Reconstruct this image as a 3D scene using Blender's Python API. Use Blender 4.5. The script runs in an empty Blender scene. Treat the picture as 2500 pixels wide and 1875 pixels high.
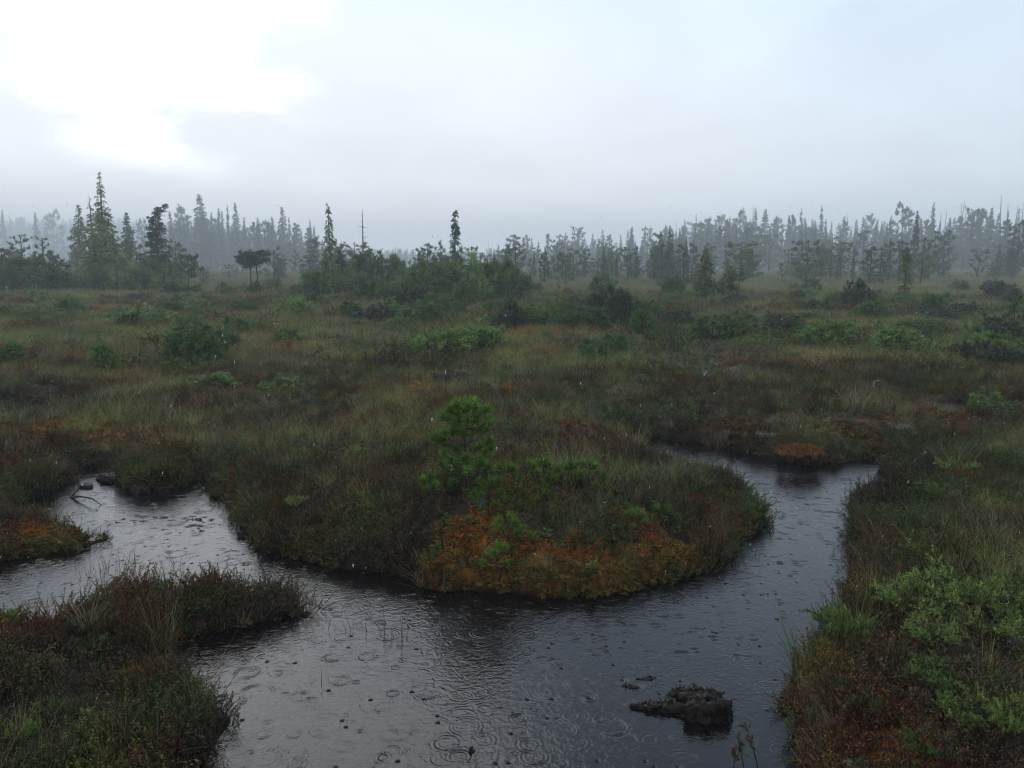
import bpy, math, random
import numpy as np
from mathutils import Vector, Euler

# ------------------------------------------------------------------ camera, world, sun, exposure
S = bpy.context.scene
C = S.collection
R = math.radians
CAM_Z = 1.75
F = 1962.0                      # focal length in photo pixels (photo 2500 x 1875)
PITCH = math.atan((937.5 - 650) / F)
cam_d = bpy.data.cameras.new('camera')
cam_d.sensor_width = 36.0
cam_d.lens = 36.0 * F / 2500.0
cam_d.clip_start = 0.05
cam_d.clip_end = 3000
cam = bpy.data.objects.new('camera', cam_d)
cam.location = (0, 0, CAM_Z)
cam.rotation_euler = (R(90) - PITCH, 0, 0)
C.objects.link(cam)
S.camera = cam

SUN_AZ = R(-22)                 # left of straight ahead
SUN_EL = R(42)
S.view_settings.view_transform = 'Standard'
S.view_settings.look = 'None'
S.view_settings.exposure = 0.75
S.view_settings.gamma = 1.0
S.render.engine = 'CYCLES'
S.cycles.use_denoising = True
S.cycles.denoiser = 'OPENIMAGEDENOISE'
S.cycles.denoising_input_passes = 'RGB_ALBEDO_NORMAL'
S.cycles.use_adaptive_sampling = True
S.cycles.adaptive_threshold = 0.015
S.cycles.pixel_filter_type = 'BLACKMAN_HARRIS'
S.cycles.filter_width = 1.1
S.cycles.max_bounces = 5
S.cycles.diffuse_bounces = 2
S.cycles.glossy_bounces = 2
S.cycles.transmission_bounces = 4
S.cycles.transparent_max_bounces = 6
S.cycles.volume_bounces = 3
S.cycles.caustics_reflective = False
S.cycles.caustics_refractive = False

world = bpy.data.worlds.new('World')
S.world = world
world.use_nodes = True


def nodes_of(tree):
    nt = tree
    nt.nodes.clear()

    def n(kind, **kw):
        nd = nt.nodes.new(kind)
        for k, v in kw.items():
            if k.startswith('i_'):
                key = k[2:]
                key = int(key) if key.isdigit() else key.replace('_', ' ')
                nd.inputs[key].default_value = v
            else:
                setattr(nd, k, v)
        return nd

    def l(a, b):
        nt.links.new(a, b)
    return n, l


def build_world():
    n, l = nodes_of(world.node_tree)
    out = n('ShaderNodeOutputWorld')
    bg = n('ShaderNodeBackground', i_Strength=0.1)
    l(bg.outputs[0], out.inputs[0])
    sky = n('ShaderNodeTexSky', sky_type='NISHITA', sun_disc=False, sun_elevation=SUN_EL,
            sun_rotation=SUN_AZ, dust_density=4.0, air_density=1.0)
    tc = n('ShaderNodeTexCoord')
    sep = n('ShaderNodeSeparateXYZ'); l(tc.outputs['Generated'], sep.inputs[0])
    # cloud deck: direction projected on a flat layer overhead
    ab = n('ShaderNodeMath', operation='ABSOLUTE'); l(sep.outputs[2], ab.inputs[0])
    ad = n('ShaderNodeMath', operation='ADD'); l(ab.outputs[0], ad.inputs[0]); ad.inputs[1].default_value = 0.22
    dx = n('ShaderNodeMath', operation='DIVIDE'); l(sep.outputs[0], dx.inputs[0]); l(ad.outputs[0], dx.inputs[1])
    dy = n('ShaderNodeMath', operation='DIVIDE'); l(sep.outputs[1], dy.inputs[0]); l(ad.outputs[0], dy.inputs[1])
    cmb = n('ShaderNodeCombineXYZ'); l(dx.outputs[0], cmb.inputs[0]); l(dy.outputs[0], cmb.inputs[1])
    n1 = n('ShaderNodeTexNoise'); n1.inputs['Scale'].default_value = 0.95
    n1.inputs['Detail'].default_value = 5.0; n1.inputs['Roughness'].default_value = 0.5
    n1.inputs['Distortion'].default_value = 0.5
    off = n('ShaderNodeVectorMath', operation='ADD'); off.inputs[1].default_value = (3.1, 1.7, 0.4)
    l(cmb.outputs[0], off.inputs[0]); l(off.outputs[0], n1.inputs['Vector'])
    mr = n('ShaderNodeMapRange'); mr.inputs[1].default_value = 0.3; mr.inputs[2].default_value = 0.7
    mr.inputs[3].default_value = 0.84; mr.inputs[4].default_value = 1.07
    l(n1.outputs['Fac'], mr.inputs[0])
    # thinner, bluer cloud towards the right, thick white cloud to the left
    bl = n('ShaderNodeMapRange', interpolation_type='SMOOTHSTEP'); bl.inputs[1].default_value = -0.15; bl.inputs[2].default_value = 0.62
    l(sep.outputs[0], bl.inputs[0])
    mixc = n('ShaderNodeMix', data_type='RGBA')
    mixc.inputs[6].default_value = (7.5, 7.6, 7.8, 1); mixc.inputs[7].default_value = (6.1, 6.8, 7.45, 1)
    l(bl.outputs[0], mixc.inputs[0])
    el = n('ShaderNodeMapRange', interpolation_type='SMOOTHSTEP'); el.inputs[1].default_value = 0.06; el.inputs[2].default_value = 0.46
    l(sep.outputs[2], el.inputs[0])
    mixe = n('ShaderNodeMix', data_type='RGBA'); l(el.outputs[0], mixe.inputs[0]); l(mixc.outputs[2], mixe.inputs[6]); mixe.inputs[7].default_value = (4.25, 5.45, 7.1, 1)
    mul = n('ShaderNodeVectorMath', operation='SCALE'); l(mixe.outputs[2], mul.inputs[0]); l(mr.outputs[0], mul.inputs['Scale'])
    # veiled sun: brighter cloud round the place where it breaks through
    sd = Vector((math.sin(R(-22.5)) * math.cos(R(15.5)), math.cos(R(-22.5)) * math.cos(R(15.5)), math.sin(R(15.5))))
    dot = n('ShaderNodeVectorMath', operation='DOT_PRODUCT'); l(tc.outputs['Generated'], dot.inputs[0]); dot.inputs[1].default_value = sd
    g = n('ShaderNodeMapRange', interpolation_type='SMOOTHSTEP'); g.inputs[1].default_value = 0.980; g.inputs[2].default_value = 0.999
    l(dot.outputs['Value'], g.inputs[0])
    n2 = n('ShaderNodeTexNoise'); n2.inputs['Scale'].default_value = 2.2; n2.inputs['Detail'].default_value = 3
    l(off.outputs[0], n2.inputs['Vector'])
    g2 = n('ShaderNodeMapRange', interpolation_type='SMOOTHSTEP'); g2.inputs[1].default_value = 0.40; g2.inputs[2].default_value = 0.66
    l(n2.outputs['Fac'], g2.inputs[0])
    gm = n('ShaderNodeMath', operation='MULTIPLY'); l(g.outputs[0], gm.inputs[0]); l(g2.outputs[0], gm.inputs[1])
    gs = n('ShaderNodeMath', operation='MULTIPLY'); l(gm.outputs[0], gs.inputs[0]); gs.inputs[1].default_value = 9.0
    addg = n('ShaderNodeVectorMath', operation='ADD'); l(mul.outputs[0], addg.inputs[0]); l(gs.outputs[0], addg.inputs[1])
    mx = n('ShaderNodeMix', data_type='RGBA'); mx.inputs[0].default_value = 0.93
    l(sky.outputs[0], mx.inputs[6]); l(addg.outputs[0], mx.inputs[7])
    l(mx.outputs[2], bg.inputs[0])


build_world()

sun_d = bpy.data.lights.new('sun', 'SUN')
sun_d.energy = 0.5
sun_d.angle = R(40)
sun_d.color = (1.0, 0.97, 0.93)
sun = bpy.data.objects.new('sun', sun_d)
sdir = Vector((math.sin(SUN_AZ) * math.cos(SUN_EL), math.cos(SUN_AZ) * math.cos(SUN_EL), math.sin(SUN_EL)))
sun.rotation_euler = (-sdir).to_track_quat('-Z', 'Y').to_euler()
sun.location = (0, 0, 60)
C.objects.link(sun)

# ------------------------------------------------------------------ helpers
FW = np.array([0, math.cos(PITCH), -math.sin(PITCH)])
UP = np.array([0, math.sin(PITCH), math.cos(PITCH)])


def ray(px, py):
    return FW + (px - 1250.0) / F * np.array([1.0, 0, 0]) + (937.5 - py) / F * UP


def on_z(px, py, z=0.0):
    d = ray(px, py)
    t = (z - CAM_Z) / d[2]
    return np.array([d[0] * t, d[1] * t, z])


def at_depth(px, py, Y):
    d = ray(px, py)
    t = Y / d[1]
    return np.array([d[0] * t, Y, CAM_Z + d[2] * t])


def hash2(ix, iy, seed):
    h = (ix.astype(np.int64) * 374761393 + iy.astype(np.int64) * 668265263 + seed * 1442695041) & 0xFFFFFFFF
    h = ((h ^ (h >> 13)) * 1274126177) & 0xFFFFFFFF
    h = (h ^ (h >> 16)) & 0xFFFFFFFF
    return h / 4294967295.0


def vnoise(x, y, seed=0):
    x = np.asarray(x, float); y = np.asarray(y, float)
    ix = np.floor(x); iy = np.floor(y)
    fx = x - ix; fy = y - iy
    fx = fx * fx * fx * (fx * (fx * 6 - 15) + 10); fy = fy * fy * fy * (fy * (fy * 6 - 15) + 10)
    a = hash2(ix, iy, seed); b = hash2(ix + 1, iy, seed); c = hash2(ix, iy + 1, seed); d = hash2(ix + 1, iy + 1, seed)
    return (a * (1 - fx) + b * fx) * (1 - fy) + (c * (1 - fx) + d * fx) * fy


def fbm(x, y, seed=0, octv=4, gain=0.5):
    s = 0.0; a = 1.0; t = 0.0
    x = np.asarray(x, float); y = np.asarray(y, float)
    for o in range(octv):
        s = s + a * vnoise(x * 2 ** o + 13.7 * o, y * 2 ** o - 7.3 * o, seed + o * 17); t += a; a *= gain
    return s / t


def sstep(a, b, x):
    t = np.clip((np.asarray(x, float) - a) / (b - a), 0, 1)
    return t * t * (3 - 2 * t)


def mesh_np(name, V, T, mat, col=None, smooth=False):
    V = np.asarray(V, np.float32).reshape(-1, 3); T = np.asarray(T, np.int32)
    k = T.shape[1]
    me = bpy.data.meshes.new(name)
    me.vertices.add(len(V)); me.vertices.foreach_set('co', V.ravel())
    me.loops.add(T.size); me.loops.foreach_set('vertex_index', T.ravel())
    me.polygons.add(len(T))
    me.polygons.foreach_set('loop_start', np.arange(0, T.size, k, dtype=np.int32))
    if smooth:
        me.polygons.foreach_set('use_smooth', np.ones(len(T), bool))
    if col is not None:
        a = me.attributes.new('col', 'FLOAT_COLOR', 'POINT')
        c = np.ones((len(V), 4), np.float32); c[:, :3] = col
        a.data.foreach_set('color', c.ravel())
    me.update(calc_edges=True)
    if mat is not None:
        me.materials.append(mat)
    return me


def obj(name, me, parent=None, loc=(0, 0, 0), rot=(0, 0, 0), scale=(1, 1, 1)):
    o = bpy.data.objects.new(name, me)
    o.location = loc; o.rotation_euler = rot
    o.scale = scale if hasattr(scale, '__len__') else (scale,) * 3
    C.objects.link(o)
    if parent is not None:
        o.parent = parent
    return o


def tag(o, label=None, cat=None, group=None, kind=None):
    if label: o['label'] = label
    if cat: o['category'] = cat
    if group: o['group'] = group
    if kind: o['kind'] = kind
    return o


def thing(name, label, cat, loc=(0, 0, 0), rotz=0.0, scale=1.0, group=None):
    o = obj(name, None, None, loc, (0, 0, rotz), scale)
    o.empty_display_size = 0.1
    return tag(o, label, cat, group)


def merge(parts):
    Vs, Ts, Cs, k = [], [], [], 0
    for V, T, c in parts:
        if len(V) == 0:
            continue
        Vs.append(V); Ts.append(np.asarray(T) + k); k += len(V)
        Cs.append(np.broadcast_to(np.asarray(c, float), (len(V), 3)))
    return np.concatenate(Vs), np.concatenate(Ts), np.concatenate(Cs)


def norm(v):
    return v / (np.linalg.norm(v, axis=-1, keepdims=True) + 1e-9)


def tube(P, rad, sides=5):
    P = np.asarray(P, float); n = len(P)
    rad = np.broadcast_to(np.asarray(rad, float), (n,))
    d = norm(np.gradient(P, axis=0))
    ref = np.array([0.31, 0.17, 0.93]) if abs(d[0] @ np.array([0.31, 0.17, 0.93])) < 0.9 else np.array([1.0, 0.1, 0])
    a = norm(np.cross(d, ref)); b = np.cross(d, a)
    ang = np.linspace(0, 2 * math.pi, sides, endpoint=False)
    V = (P[:, None, :] + rad[:, None, None] * (np.cos(ang)[None, :, None] * a[:, None, :] + np.sin(ang)[None, :, None] * b[:, None, :])).reshape(-1, 3)
    i = np.arange(n - 1)[:, None] * sides; j = np.arange(sides)[None, :]; j2 = (j + 1) % sides
    q = np.stack([i + j, i + j2, i + sides + j2, i + sides + j], -1).reshape(-1, 4)
    T = np.concatenate([q[:, [0, 1, 2]], q[:, [0, 2, 3]]])
    return V, T


def leaves(P, D, L, W, rng, kite=True):
    """small pointed leaves / needles starting at P along D"""
    n = len(P)
    D = norm(D)
    L = np.broadcast_to(np.asarray(L, float), (n,))[:, None]; W = np.broadcast_to(np.asarray(W, float), (n,))[:, None]
    s = norm(np.cross(D, rng.normal(size=(n, 3))))
    if kite:
        V = np.stack([P, P + D * L * 0.45 + s * W * 0.5, P + D * L, P + D * L * 0.45 - s * W * 0.5], 1).reshape(-1, 3)
        k = np.arange(n)[:, None] * 4
        T = np.concatenate([k + np.array([[0, 1, 2]]), k + np.array([[0, 2, 3]])])
        return V, T, 4
    V = np.stack([P + s * W * 0.5, P - s * W * 0.5, P + D * L], 1).reshape(-1, 3)
    return V, np.arange(3 * n).reshape(-1, 3), 3


def vary(n, per, base, rng, v=0.25, alt=None, p=0.0):
    c = np.array(base)[None] * (1 + rng.uniform(-v, v, (n, 1))) * (1 + rng.uniform(-0.06, 0.06, (n, 3)))
    if alt is not None:
        m = rng.random(n) < p
        c[m] = np.array(alt) * (1 + rng.uniform(-v, v, (m.sum(), 1)))
    return np.repeat(c, per, 0)


# ------------------------------------------------------------------ materials
def leaf_mat(name, rough=0.55, spec=0.25, trans=0.25, instancer=False, objvar=0.18):
    m = bpy.data.materials.new(name); m.use_nodes = True
    n, l = nodes_of(m.node_tree)
    out = n('ShaderNodeOutputMaterial')
    at = n('ShaderNodeAttribute', attribute_name='col')
    col = at.outputs['Color']
    if instancer:
        ti = n('ShaderNodeAttribute', attribute_name='tint', attribute_type='INSTANCER')
        mm = n('ShaderNodeVectorMath', operation='MULTIPLY'); l(col, mm.inputs[0]); l(ti.outputs['Vector'], mm.inputs[1])
        col = mm.outputs[0]
    else:
        oi = n('ShaderNodeObjectInfo')
        mr = n('ShaderNodeMapRange'); mr.inputs[3].default_value = 1 - objvar; mr.inputs[4].default_value = 1 + objvar
        l(oi.outputs['Random'], mr.inputs[0])
        mm = n('ShaderNodeVectorMath', operation='SCALE'); l(col, mm.inputs[0]); l(mr.outputs[0], mm.inputs['Scale'])
        col = mm.outputs[0]
    p = n('ShaderNodeBsdfPrincipled'); p.inputs['Roughness'].default_value = rough
    p.inputs['Specular IOR Level'].default_value = spec
    l(col, p.inputs['Base Color'])
    if trans > 0:
        tr = n('ShaderNodeBsdfTranslucent'); l(col, tr.inputs[0])
        mx = n('ShaderNodeMixShader', i_0=trans); l(p.outputs[0], mx.inputs[1]); l(tr.outputs[0], mx.inputs[2])
        l(mx.outputs[0], out.inputs[0])
    else:
        l(p.outputs[0], out.inputs[0])
    return m


def bark_mat(name, c1, c2, scale=18.0, rough=0.85, spec=0.2):
    m = bpy.data.materials.new(name); m.use_nodes = True
    n, l = nodes_of(m.node_tree)
    out = n('ShaderNodeOutputMaterial'); p = n('ShaderNodeBsdfPrincipled')
    p.inputs['Roughness'].default_value = rough; p.inputs['Specular IOR Level'].default_value = spec
    tc = n('ShaderNodeTexCoord'); no = n('ShaderNodeTexNoise')
    no.inputs['Scale'].default_value = scale; no.inputs['Detail'].default_value = 4
    l(tc.outputs['Object'], no.inputs['Vector'])
    mx = n('ShaderNodeMix', data_type='RGBA'); mx.inputs[6].default_value = (*c1, 1); mx.inputs[7].default_value = (*c2, 1)
    mr = n('ShaderNodeMapRange'); mr.inputs[1].default_value = 0.35; mr.inputs[2].default_value = 0.65
    l(no.outputs['Fac'], mr.inputs[0]); l(mr.outputs[0], mx.inputs[0])
    l(mx.outputs[2], p.inputs['Base Color'])
    b = n('ShaderNodeBump'); b.inputs['Strength'].default_value = 0.6; b.inputs['Distance'].default_value = 0.01
    l(no.outputs['Fac'], b.inputs['Height']); l(b.outputs[0], p.inputs['Normal'])
    l(p.outputs[0], out.inputs[0])
    return m


M_LEAF = leaf_mat('tree_foliage')
M_HERO = leaf_mat('pine_needles', rough=0.5, spec=0.15, trans=0.3, objvar=0.32)
M_VEG = leaf_mat('bog_vegetation', rough=0.6, spec=0.08, trans=0.25, instancer=True)
M_TUFT = leaf_mat('sedge_blades', rough=0.6, spec=0.15, trans=0.25, objvar=0.1)
M_FAR = leaf_mat('far_forest_foliage', trans=0.0, instancer=True)
M_BARK = bark_mat('bark', (0.035, 0.028, 0.022), (0.085, 0.075, 0.065))
M_DEAD = bark_mat('dead_wood', (0.10, 0.095, 0.09), (0.22, 0.21, 0.20))
M_TWIG = bark_mat('wet_twig', (0.022, 0.017, 0.013), (0.06, 0.046, 0.036), 40)
M_PEAT = bark_mat('wet_peat', (0.005, 0.004, 0.003), (0.036, 0.023, 0.016), 40, 0.42, 0.16)


def ground_material():
    m = bpy.data.materials.new('bog_ground'); m.use_nodes = True
    n, l = nodes_of(m.node_tree)
    out = n('ShaderNodeOutputMaterial'); p = n('ShaderNodeBsdfPrincipled')
    p.inputs['Roughness'].default_value = 1.0; p.inputs['Specular IOR Level'].default_value = 0.03
    at = n('ShaderNodeAttribute', attribute_name='col')
    tc = n('ShaderNodeTexCoord')
    n1 = n('ShaderNodeTexNoise'); n1.inputs['Scale'].default_value = 22; n1.inputs['Detail'].default_value = 5
    n2 = n('ShaderNodeTexNoise'); n2.inputs['Scale'].default_value = 1.7; n2.inputs['Detail'].default_value = 6
    l(tc.outputs['Object'], n1.inputs['Vector']); l(tc.outputs['Object'], n2.inputs['Vector'])
    a1 = n('ShaderNodeMapRange'); a1.inputs[1].default_value = 0.3; a1.inputs[2].default_value = 0.7; a1.inputs[3].default_value = 0.45; a1.inputs[4].default_value = 1.5
    a2 = n('ShaderNodeMapRange'); a2.inputs[1].default_value = 0.3; a2.inputs[2].default_value = 0.7; a2.inputs[3].default_value = 0.7; a2.inputs[4].default_value = 1.3
    l(n1.outputs['Fac'], a1.inputs[0]); l(n2.outputs['Fac'], a2.inputs[0])
    mm = n('ShaderNodeMath', operation='MULTIPLY'); l(a1.outputs[0], mm.inputs[0]); l(a2.outputs[0], mm.inputs[1])
    sc = n('ShaderNodeVectorMath', operation='SCALE'); l(at.outputs['Color'], sc.inputs[0]); l(mm.outputs[0], sc.inputs['Scale'])
    l(sc.outputs[0], p.inputs['Base Color'])
    b = n('ShaderNodeBump'); b.inputs['Strength'].default_value = 0.8; b.inputs['Distance'].default_value = 0.02
    l(n1.outputs['Fac'], b.inputs['Height']); l(b.outputs[0], p.inputs['Normal'])
    l(p.outputs[0], out.inputs[0])
    return m


def water_material():
    m = bpy.data.materials.new('peat_water'); m.use_nodes = True
    n, l = nodes_of(m.node_tree)
    out = n('ShaderNodeOutputMaterial'); p = n('ShaderNodeBsdfPrincipled')
    p.inputs['Base Color'].default_value = (0.006, 0.0045, 0.004, 1)
    p.inputs['Roughness'].default_value = 0.03; p.inputs['IOR'].default_value = 1.333
    tc = n('ShaderNodeTexCoord')

    def math_(op, a, b=None, c=None):
        nd = n('ShaderNodeMath', operation=op)
        for i, v in enumerate((a, b, c)):
            if v is None: continue
            if isinstance(v, (int, float)): nd.inputs[i].default_value = v
            else: l(v, nd.inputs[i])
        return nd.outputs[0]
    total = None
    # rings of raindrops: cells of different size, each with its own drop, ring radius and age
    for scale, lam, amp, offs, keep in ((4.2, 0.017, 0.0015, (0.0, 0.0), 0.55), (5.3, 0.016, 0.0014, (3.7, 1.9), 0.6), (7.4, 0.013, 0.0011, (8.1, 5.2), 0.6),
                                        (10.5, 0.011, 0.0008, (2.3, 9.4), 0.55), (6.1, 0.02, 0.0012, (5.9, 6.6), 0.7)):
        mp = n('ShaderNodeVectorMath', operation='ADD'); mp.inputs[1].default_value = (*offs, 0)
        l(tc.outputs['Object'], mp.inputs[0])
        vo = n('ShaderNodeTexVoronoi', voronoi_dimensions='2D', feature='F1'); vo.inputs['Scale'].default_value = scale
        vo.inputs['Randomness'].default_value = 0.85
        l(mp.outputs[0], vo.inputs['Vector'])
        sep = n('ShaderNodeSeparateColor'); l(vo.outputs['Color'], sep.inputs[0])
        d = math_('DIVIDE', vo.outputs['Distance'], scale)              # metres from the drop
        r0 = math_('MULTIPLY_ADD', sep.outputs[0], 0.34 / scale, 0.06 / scale)
        x = math_('SUBTRACT', d, r0)
        w = math_('SINE', math_('MULTIPLY', x, 2 * math.pi / lam))
        env = math_('EXPONENT', math_('MULTIPLY', math_('POWER', math_('DIVIDE', x, lam * 0.95), 2.0), -1.0))
        on = math_('LESS_THAN', sep.outputs[1], keep)
        age = math_('MULTIPLY_ADD', sep.outputs[0], -0.6, 1.0)
        br = n('ShaderNodeTexNoise'); br.inputs['Scale'].default_value = 9.0; br.inputs['Detail'].default_value = 1.0; l(mp.outputs[0], br.inputs['Vector'])
        bk = n('ShaderNodeMapRange'); bk.inputs[1].default_value = 0.38; bk.inputs[2].default_value = 0.62; l(br.outputs['Fac'], bk.inputs[0])
        str_ = math_('MULTIPLY', math_('MULTIPLY_ADD', sep.outputs[2], 1.0, 0.15), bk.outputs[0])
        h = math_('MULTIPLY', math_('MULTIPLY', math_('MULTIPLY', w, env), str_), math_('MULTIPLY', math_('MULTIPLY', on, age), amp))
        total = h if total is None else math_('ADD', total, h)
    # fresh impacts: small steep splashes
    for scale, offs, keep in ((4.0, (1.3, 2.2), 0.4), (6.7, (4.4, 7.1), 0.3)):
        mp = n('ShaderNodeVectorMath', operation='ADD'); mp.inputs[1].default_value = (*offs, 0)
        l(tc.outputs['Object'], mp.inputs[0])
        vo = n('ShaderNodeTexVoronoi', voronoi_dimensions='2D', feature='F1'); vo.inputs['Scale'].default_value = scale
        l(mp.outputs[0], vo.inputs['Vector'])
        sep = n('ShaderNodeSeparateColor'); l(vo.outputs['Color'], sep.inputs[0])
        d = math_('DIVIDE', vo.outputs['Distance'], scale)
        e = math_('EXPONENT', math_('MULTIPLY', math_('POWER', math_('DIVIDE', d, 0.0065), 2.0), -1.0))
        h = math_('MULTIPLY', math_('MULTIPLY', e, math_('LESS_THAN', sep.outputs[1], keep)), -0.006)
        total = math_('ADD', total, h)
    # remains of older rings, everywhere
    for s, a, dist in ((20.0, 0.0017, 1.2), (42.0, 0.0016, 0.8), (90.0, 0.0005, 0.3)):
        no = n('ShaderNodeTexNoise'); no.inputs['Scale'].default_value = s; no.inputs['Detail'].default_value = 2.0
        no.inputs['Distortion'].default_value = dist
        l(tc.outputs['Object'], no.inputs['Vector'])
        total = math_('ADD', total, math_('MULTIPLY', no.outputs['Fac'], a))
    b = n('ShaderNodeBump'); b.inputs['Strength'].default_value = 1.0; b.inputs['Distance'].default_value = 1.0
    l(total, b.inputs['Height']); l(b.outputs[0], p.inputs['Normal'])
    l(p.outputs[0], out.inputs[0])
    return m


# ------------------------------------------------------------------ the lie of the land
def poly(pts):
    out = []
    for q in pts:
        if len(q) == 4:                       # already metres
            out.append(q[:2])
        else:
            out.append(on_z(q[0], q[1], q[2] if len(q) == 3 else 0.0)[:2])
    return np.array(out)


MAIN = poly([
    (503, 1875), (524, 1854), (532, 1810), (559, 1770), (521, 1749), (474, 1741), (463, 1702), (456, 1658), (434, 1622), (409, 1610), (401, 1582),
    (416, 1563), (488, 1557), (597, 1532), (687, 1514), (752, 1499), (772, 1481), (770, 1445, .1), (752, 1430, .12), (687, 1424, .12), (579, 1419, .13), (488, 1416, .14),
    (445, 1398, .2), (416, 1372, .24), (362, 1378, .22), (253, 1396, .2), (188, 1418, .2), (123, 1453, .18), (72, 1463, .18), (0, 1467, .18), (-200, 1480, .18),
    (-200, 1400), (0, 1369), (90, 1358), (181, 1344), (235, 1329), (248, 1318), (228, 1291, .1), (195, 1272, .12), (163, 1246, .15), (134, 1238, .15), (53, 1242, .15), (10, 1238, .1),
    (53, 1222), (134, 1204), (167, 1181), (169, 1149), (175, 1142), (228, 1140), (285, 1142), (321, 1151), (290, 1158), (273, 1164), (300, 1185), (338, 1202), (354, 1202), (407, 1193),
    (460, 1189), (476, 1173), (525, 1169), (515, 1189), (537, 1230), (586, 1267), (610, 1295), (610, 1320), (639, 1344), (692, 1360), (814, 1385),
    (900, 1396), (990, 1411), (1103, 1438), (1216, 1451), (1352, 1456), (1488, 1451), (1601, 1431), (1714, 1406), (1781, 1370), (1793, 1357), (1786, 1322), (1804, 1316), (1849, 1298), (1874, 1275),
    (1863, 1245, .05), (1836, 1218, .08), (1827, 1191, .08), (1781, 1170, .1), (1736, 1148, .1), (1668, 1132, .1), (1605, 1114, .1), (1569, 1092, .1), (1537, 1060, .06),
    (1541, 1056), (1636, 1076), (1726, 1090), (1780, 1099), (1857, 1112), (1862, 1121), (1907, 1130), (1988, 1137), (2065, 1130), (2092, 1121), (2165, 1119), (2290, 1103), (2297, 1089), (2332, 1081), (2405, 1068),
    (2373, 1085, .05), (2316, 1109, .06), (2287, 1115, .06), (2165, 1136, .05),
    (2151, 1142), (2142, 1153), (2201, 1180), (2196, 1203), (2133, 1212), (2083, 1230), (2074, 1262), (2079, 1307), (2088, 1334), (2092, 1375), (2083, 1420), (2080, 1463), (2047, 1492), (2007, 1535),
    (2000, 1600), (1953, 1658), (1946, 1709), (1975, 1781), (1953, 1817), (1931, 1875), (0.75, 1.2, 0, 0), (0.2, 0.8, 0, 0), (-0.4, 0.9, 0, 0), (-0.75, 1.5, 0, 0)])
POOLS = [poly([(0, 1008), (41, 996), (102, 986), (150, 1000), (150, 1016), (65, 1020), (24, 1030), (-60, 1034)]),
         poly([(2230, 972), (2283, 980), (2357, 979), (2358, 1006), (2330, 1020), (2290, 1016), (2255, 992)]),
         poly([(1642, 840), (1668, 842), (1680, 868), (1650, 866)]),
         poly([(1728, 870), (1760, 874), (1764, 892), (1730, 890)]),
         poly([(1672, 903), (1725, 902), (1756, 898), (1756, 920), (1720, 924), (1680, 914)])]
WATERS = [MAIN] + POOLS


def inside(pg, x, y):
    c = np.zeros(x.shape, bool)
    a = pg; b = np.roll(pg, -1, 0)
    for (x0, y0), (x1, y1) in zip(a, b):
        if y0 == y1: continue
        m = ((y0 > y) != (y1 > y)) & (x < (x1 - x0) * (y - y0) / (y1 - y0) + x0)
        c ^= m
    return c


def shore(x, y):
    """signed distance to the nearest water's edge, positive on land"""
    x = np.asarray(x, float).ravel(); y = np.asarray(y, float).ravel()
    d = np.full(x.shape, 3.0)
    idx = np.where((y < 24) & (np.abs(x) < 12))[0]
    xx = x[idx]; yy = y[idx]; dd = np.full(xx.shape, 9.0); ins = np.zeros(xx.shape, bool)
    for pg in WATERS:
        b = np.roll(pg, -1, 0)
        for (x0, y0), (x1, y1) in zip(pg, b):
            vx, vy = x1 - x0, y1 - y0
            t = np.clip(((xx - x0) * vx + (yy - y0) * vy) / (vx * vx + vy * vy + 1e-12), 0, 1)
            dd = np.minimum(dd, (xx - x0 - t * vx) ** 2 + (yy - y0 - t * vy) ** 2) if True else dd
        ins |= inside(pg, xx, yy)
    dd = np.sqrt(dd)
    d[idx] = np.where(ins, -dd, dd)
    rough = (fbm(x * 5, y * 5, 5, 3) - 0.5) * 0.16 + (fbm(x * 22, y * 22, 9, 2) - 0.5) * 0.05
    return d + rough * sstep(-0.6, 0.1, d) 


def height(x, y, d=None):
    shp = np.shape(x)
    x = np.asarray(x, float).ravel(); y = np.asarray(y, float).ravel()
    if d is None: d = shore(x, y)
    d = np.ravel(d)
    bank = 0.075 + 0.075 * fbm(x * 0.9, y * 0.9, 21, 3)
    h = np.where(d < 0, np.maximum(d * 0.8, -0.25), bank * sstep(0, 0.10, d) + 0.045 * sstep(0.05, 0.6, d))
    land = sstep(0.0, 0.5, d)
    far = sstep(8, 30, y)
    hum = (fbm(x * 0.75, y * 0.75, 31, 4) - 0.5)
    hum2 = np.abs(fbm(x * 1.9, y * 1.9, 37, 3) - 0.5) * 2
    h = h + land * (hum * (0.22 + 0.34 * far) + (0.06 - 0.13 * hum2) * (0.6 + 0.6 * far)) + sstep(0, .08, d) * ((fbm(x * 9, y * 9, 41, 2) - 0.5) * 0.04 + (fbm(x * 3.4, y * 3.4, 43, 2) - 0.5) * 0.11 * land)
    h = np.where(d > 0.02, h * (1 - 0.72 * pool_front(x, y)), h)
    h = np.where(d > 0.1, np.maximum(h, 0.035), h)
    # the point with the young pine stands a little higher; so does the heathy bank across the channel
    h = h + land * 0.10 * np.exp(-(((x + 0.3) / 1.3) ** 2 + ((y - 5.2) / 1.0) ** 2))
    h = h + land * 0.14 * np.exp(-(((x - 3.3) / 1.6) ** 2 + ((y - 9.0) / 0.7) ** 2))
    h = h + sstep(0.0, .35, d) * 0.10 * np.exp(-(((x + 1.75) / 0.5) ** 2 + ((y - 4.2) / 0.25) ** 2))
    # far ground: a wooded rise on the right, a long low hill behind on the left
    h = h + 3.0 * sstep(150, 350, y) * sstep(0, 150, x) + 0.4 * sstep(30, 120, y)
    h = h + 34.0 * sstep(480, 760, y) * sstep(-60, -400, x) + 3.0 * sstep(330, 600, y)
    return h.reshape(shp)


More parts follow.
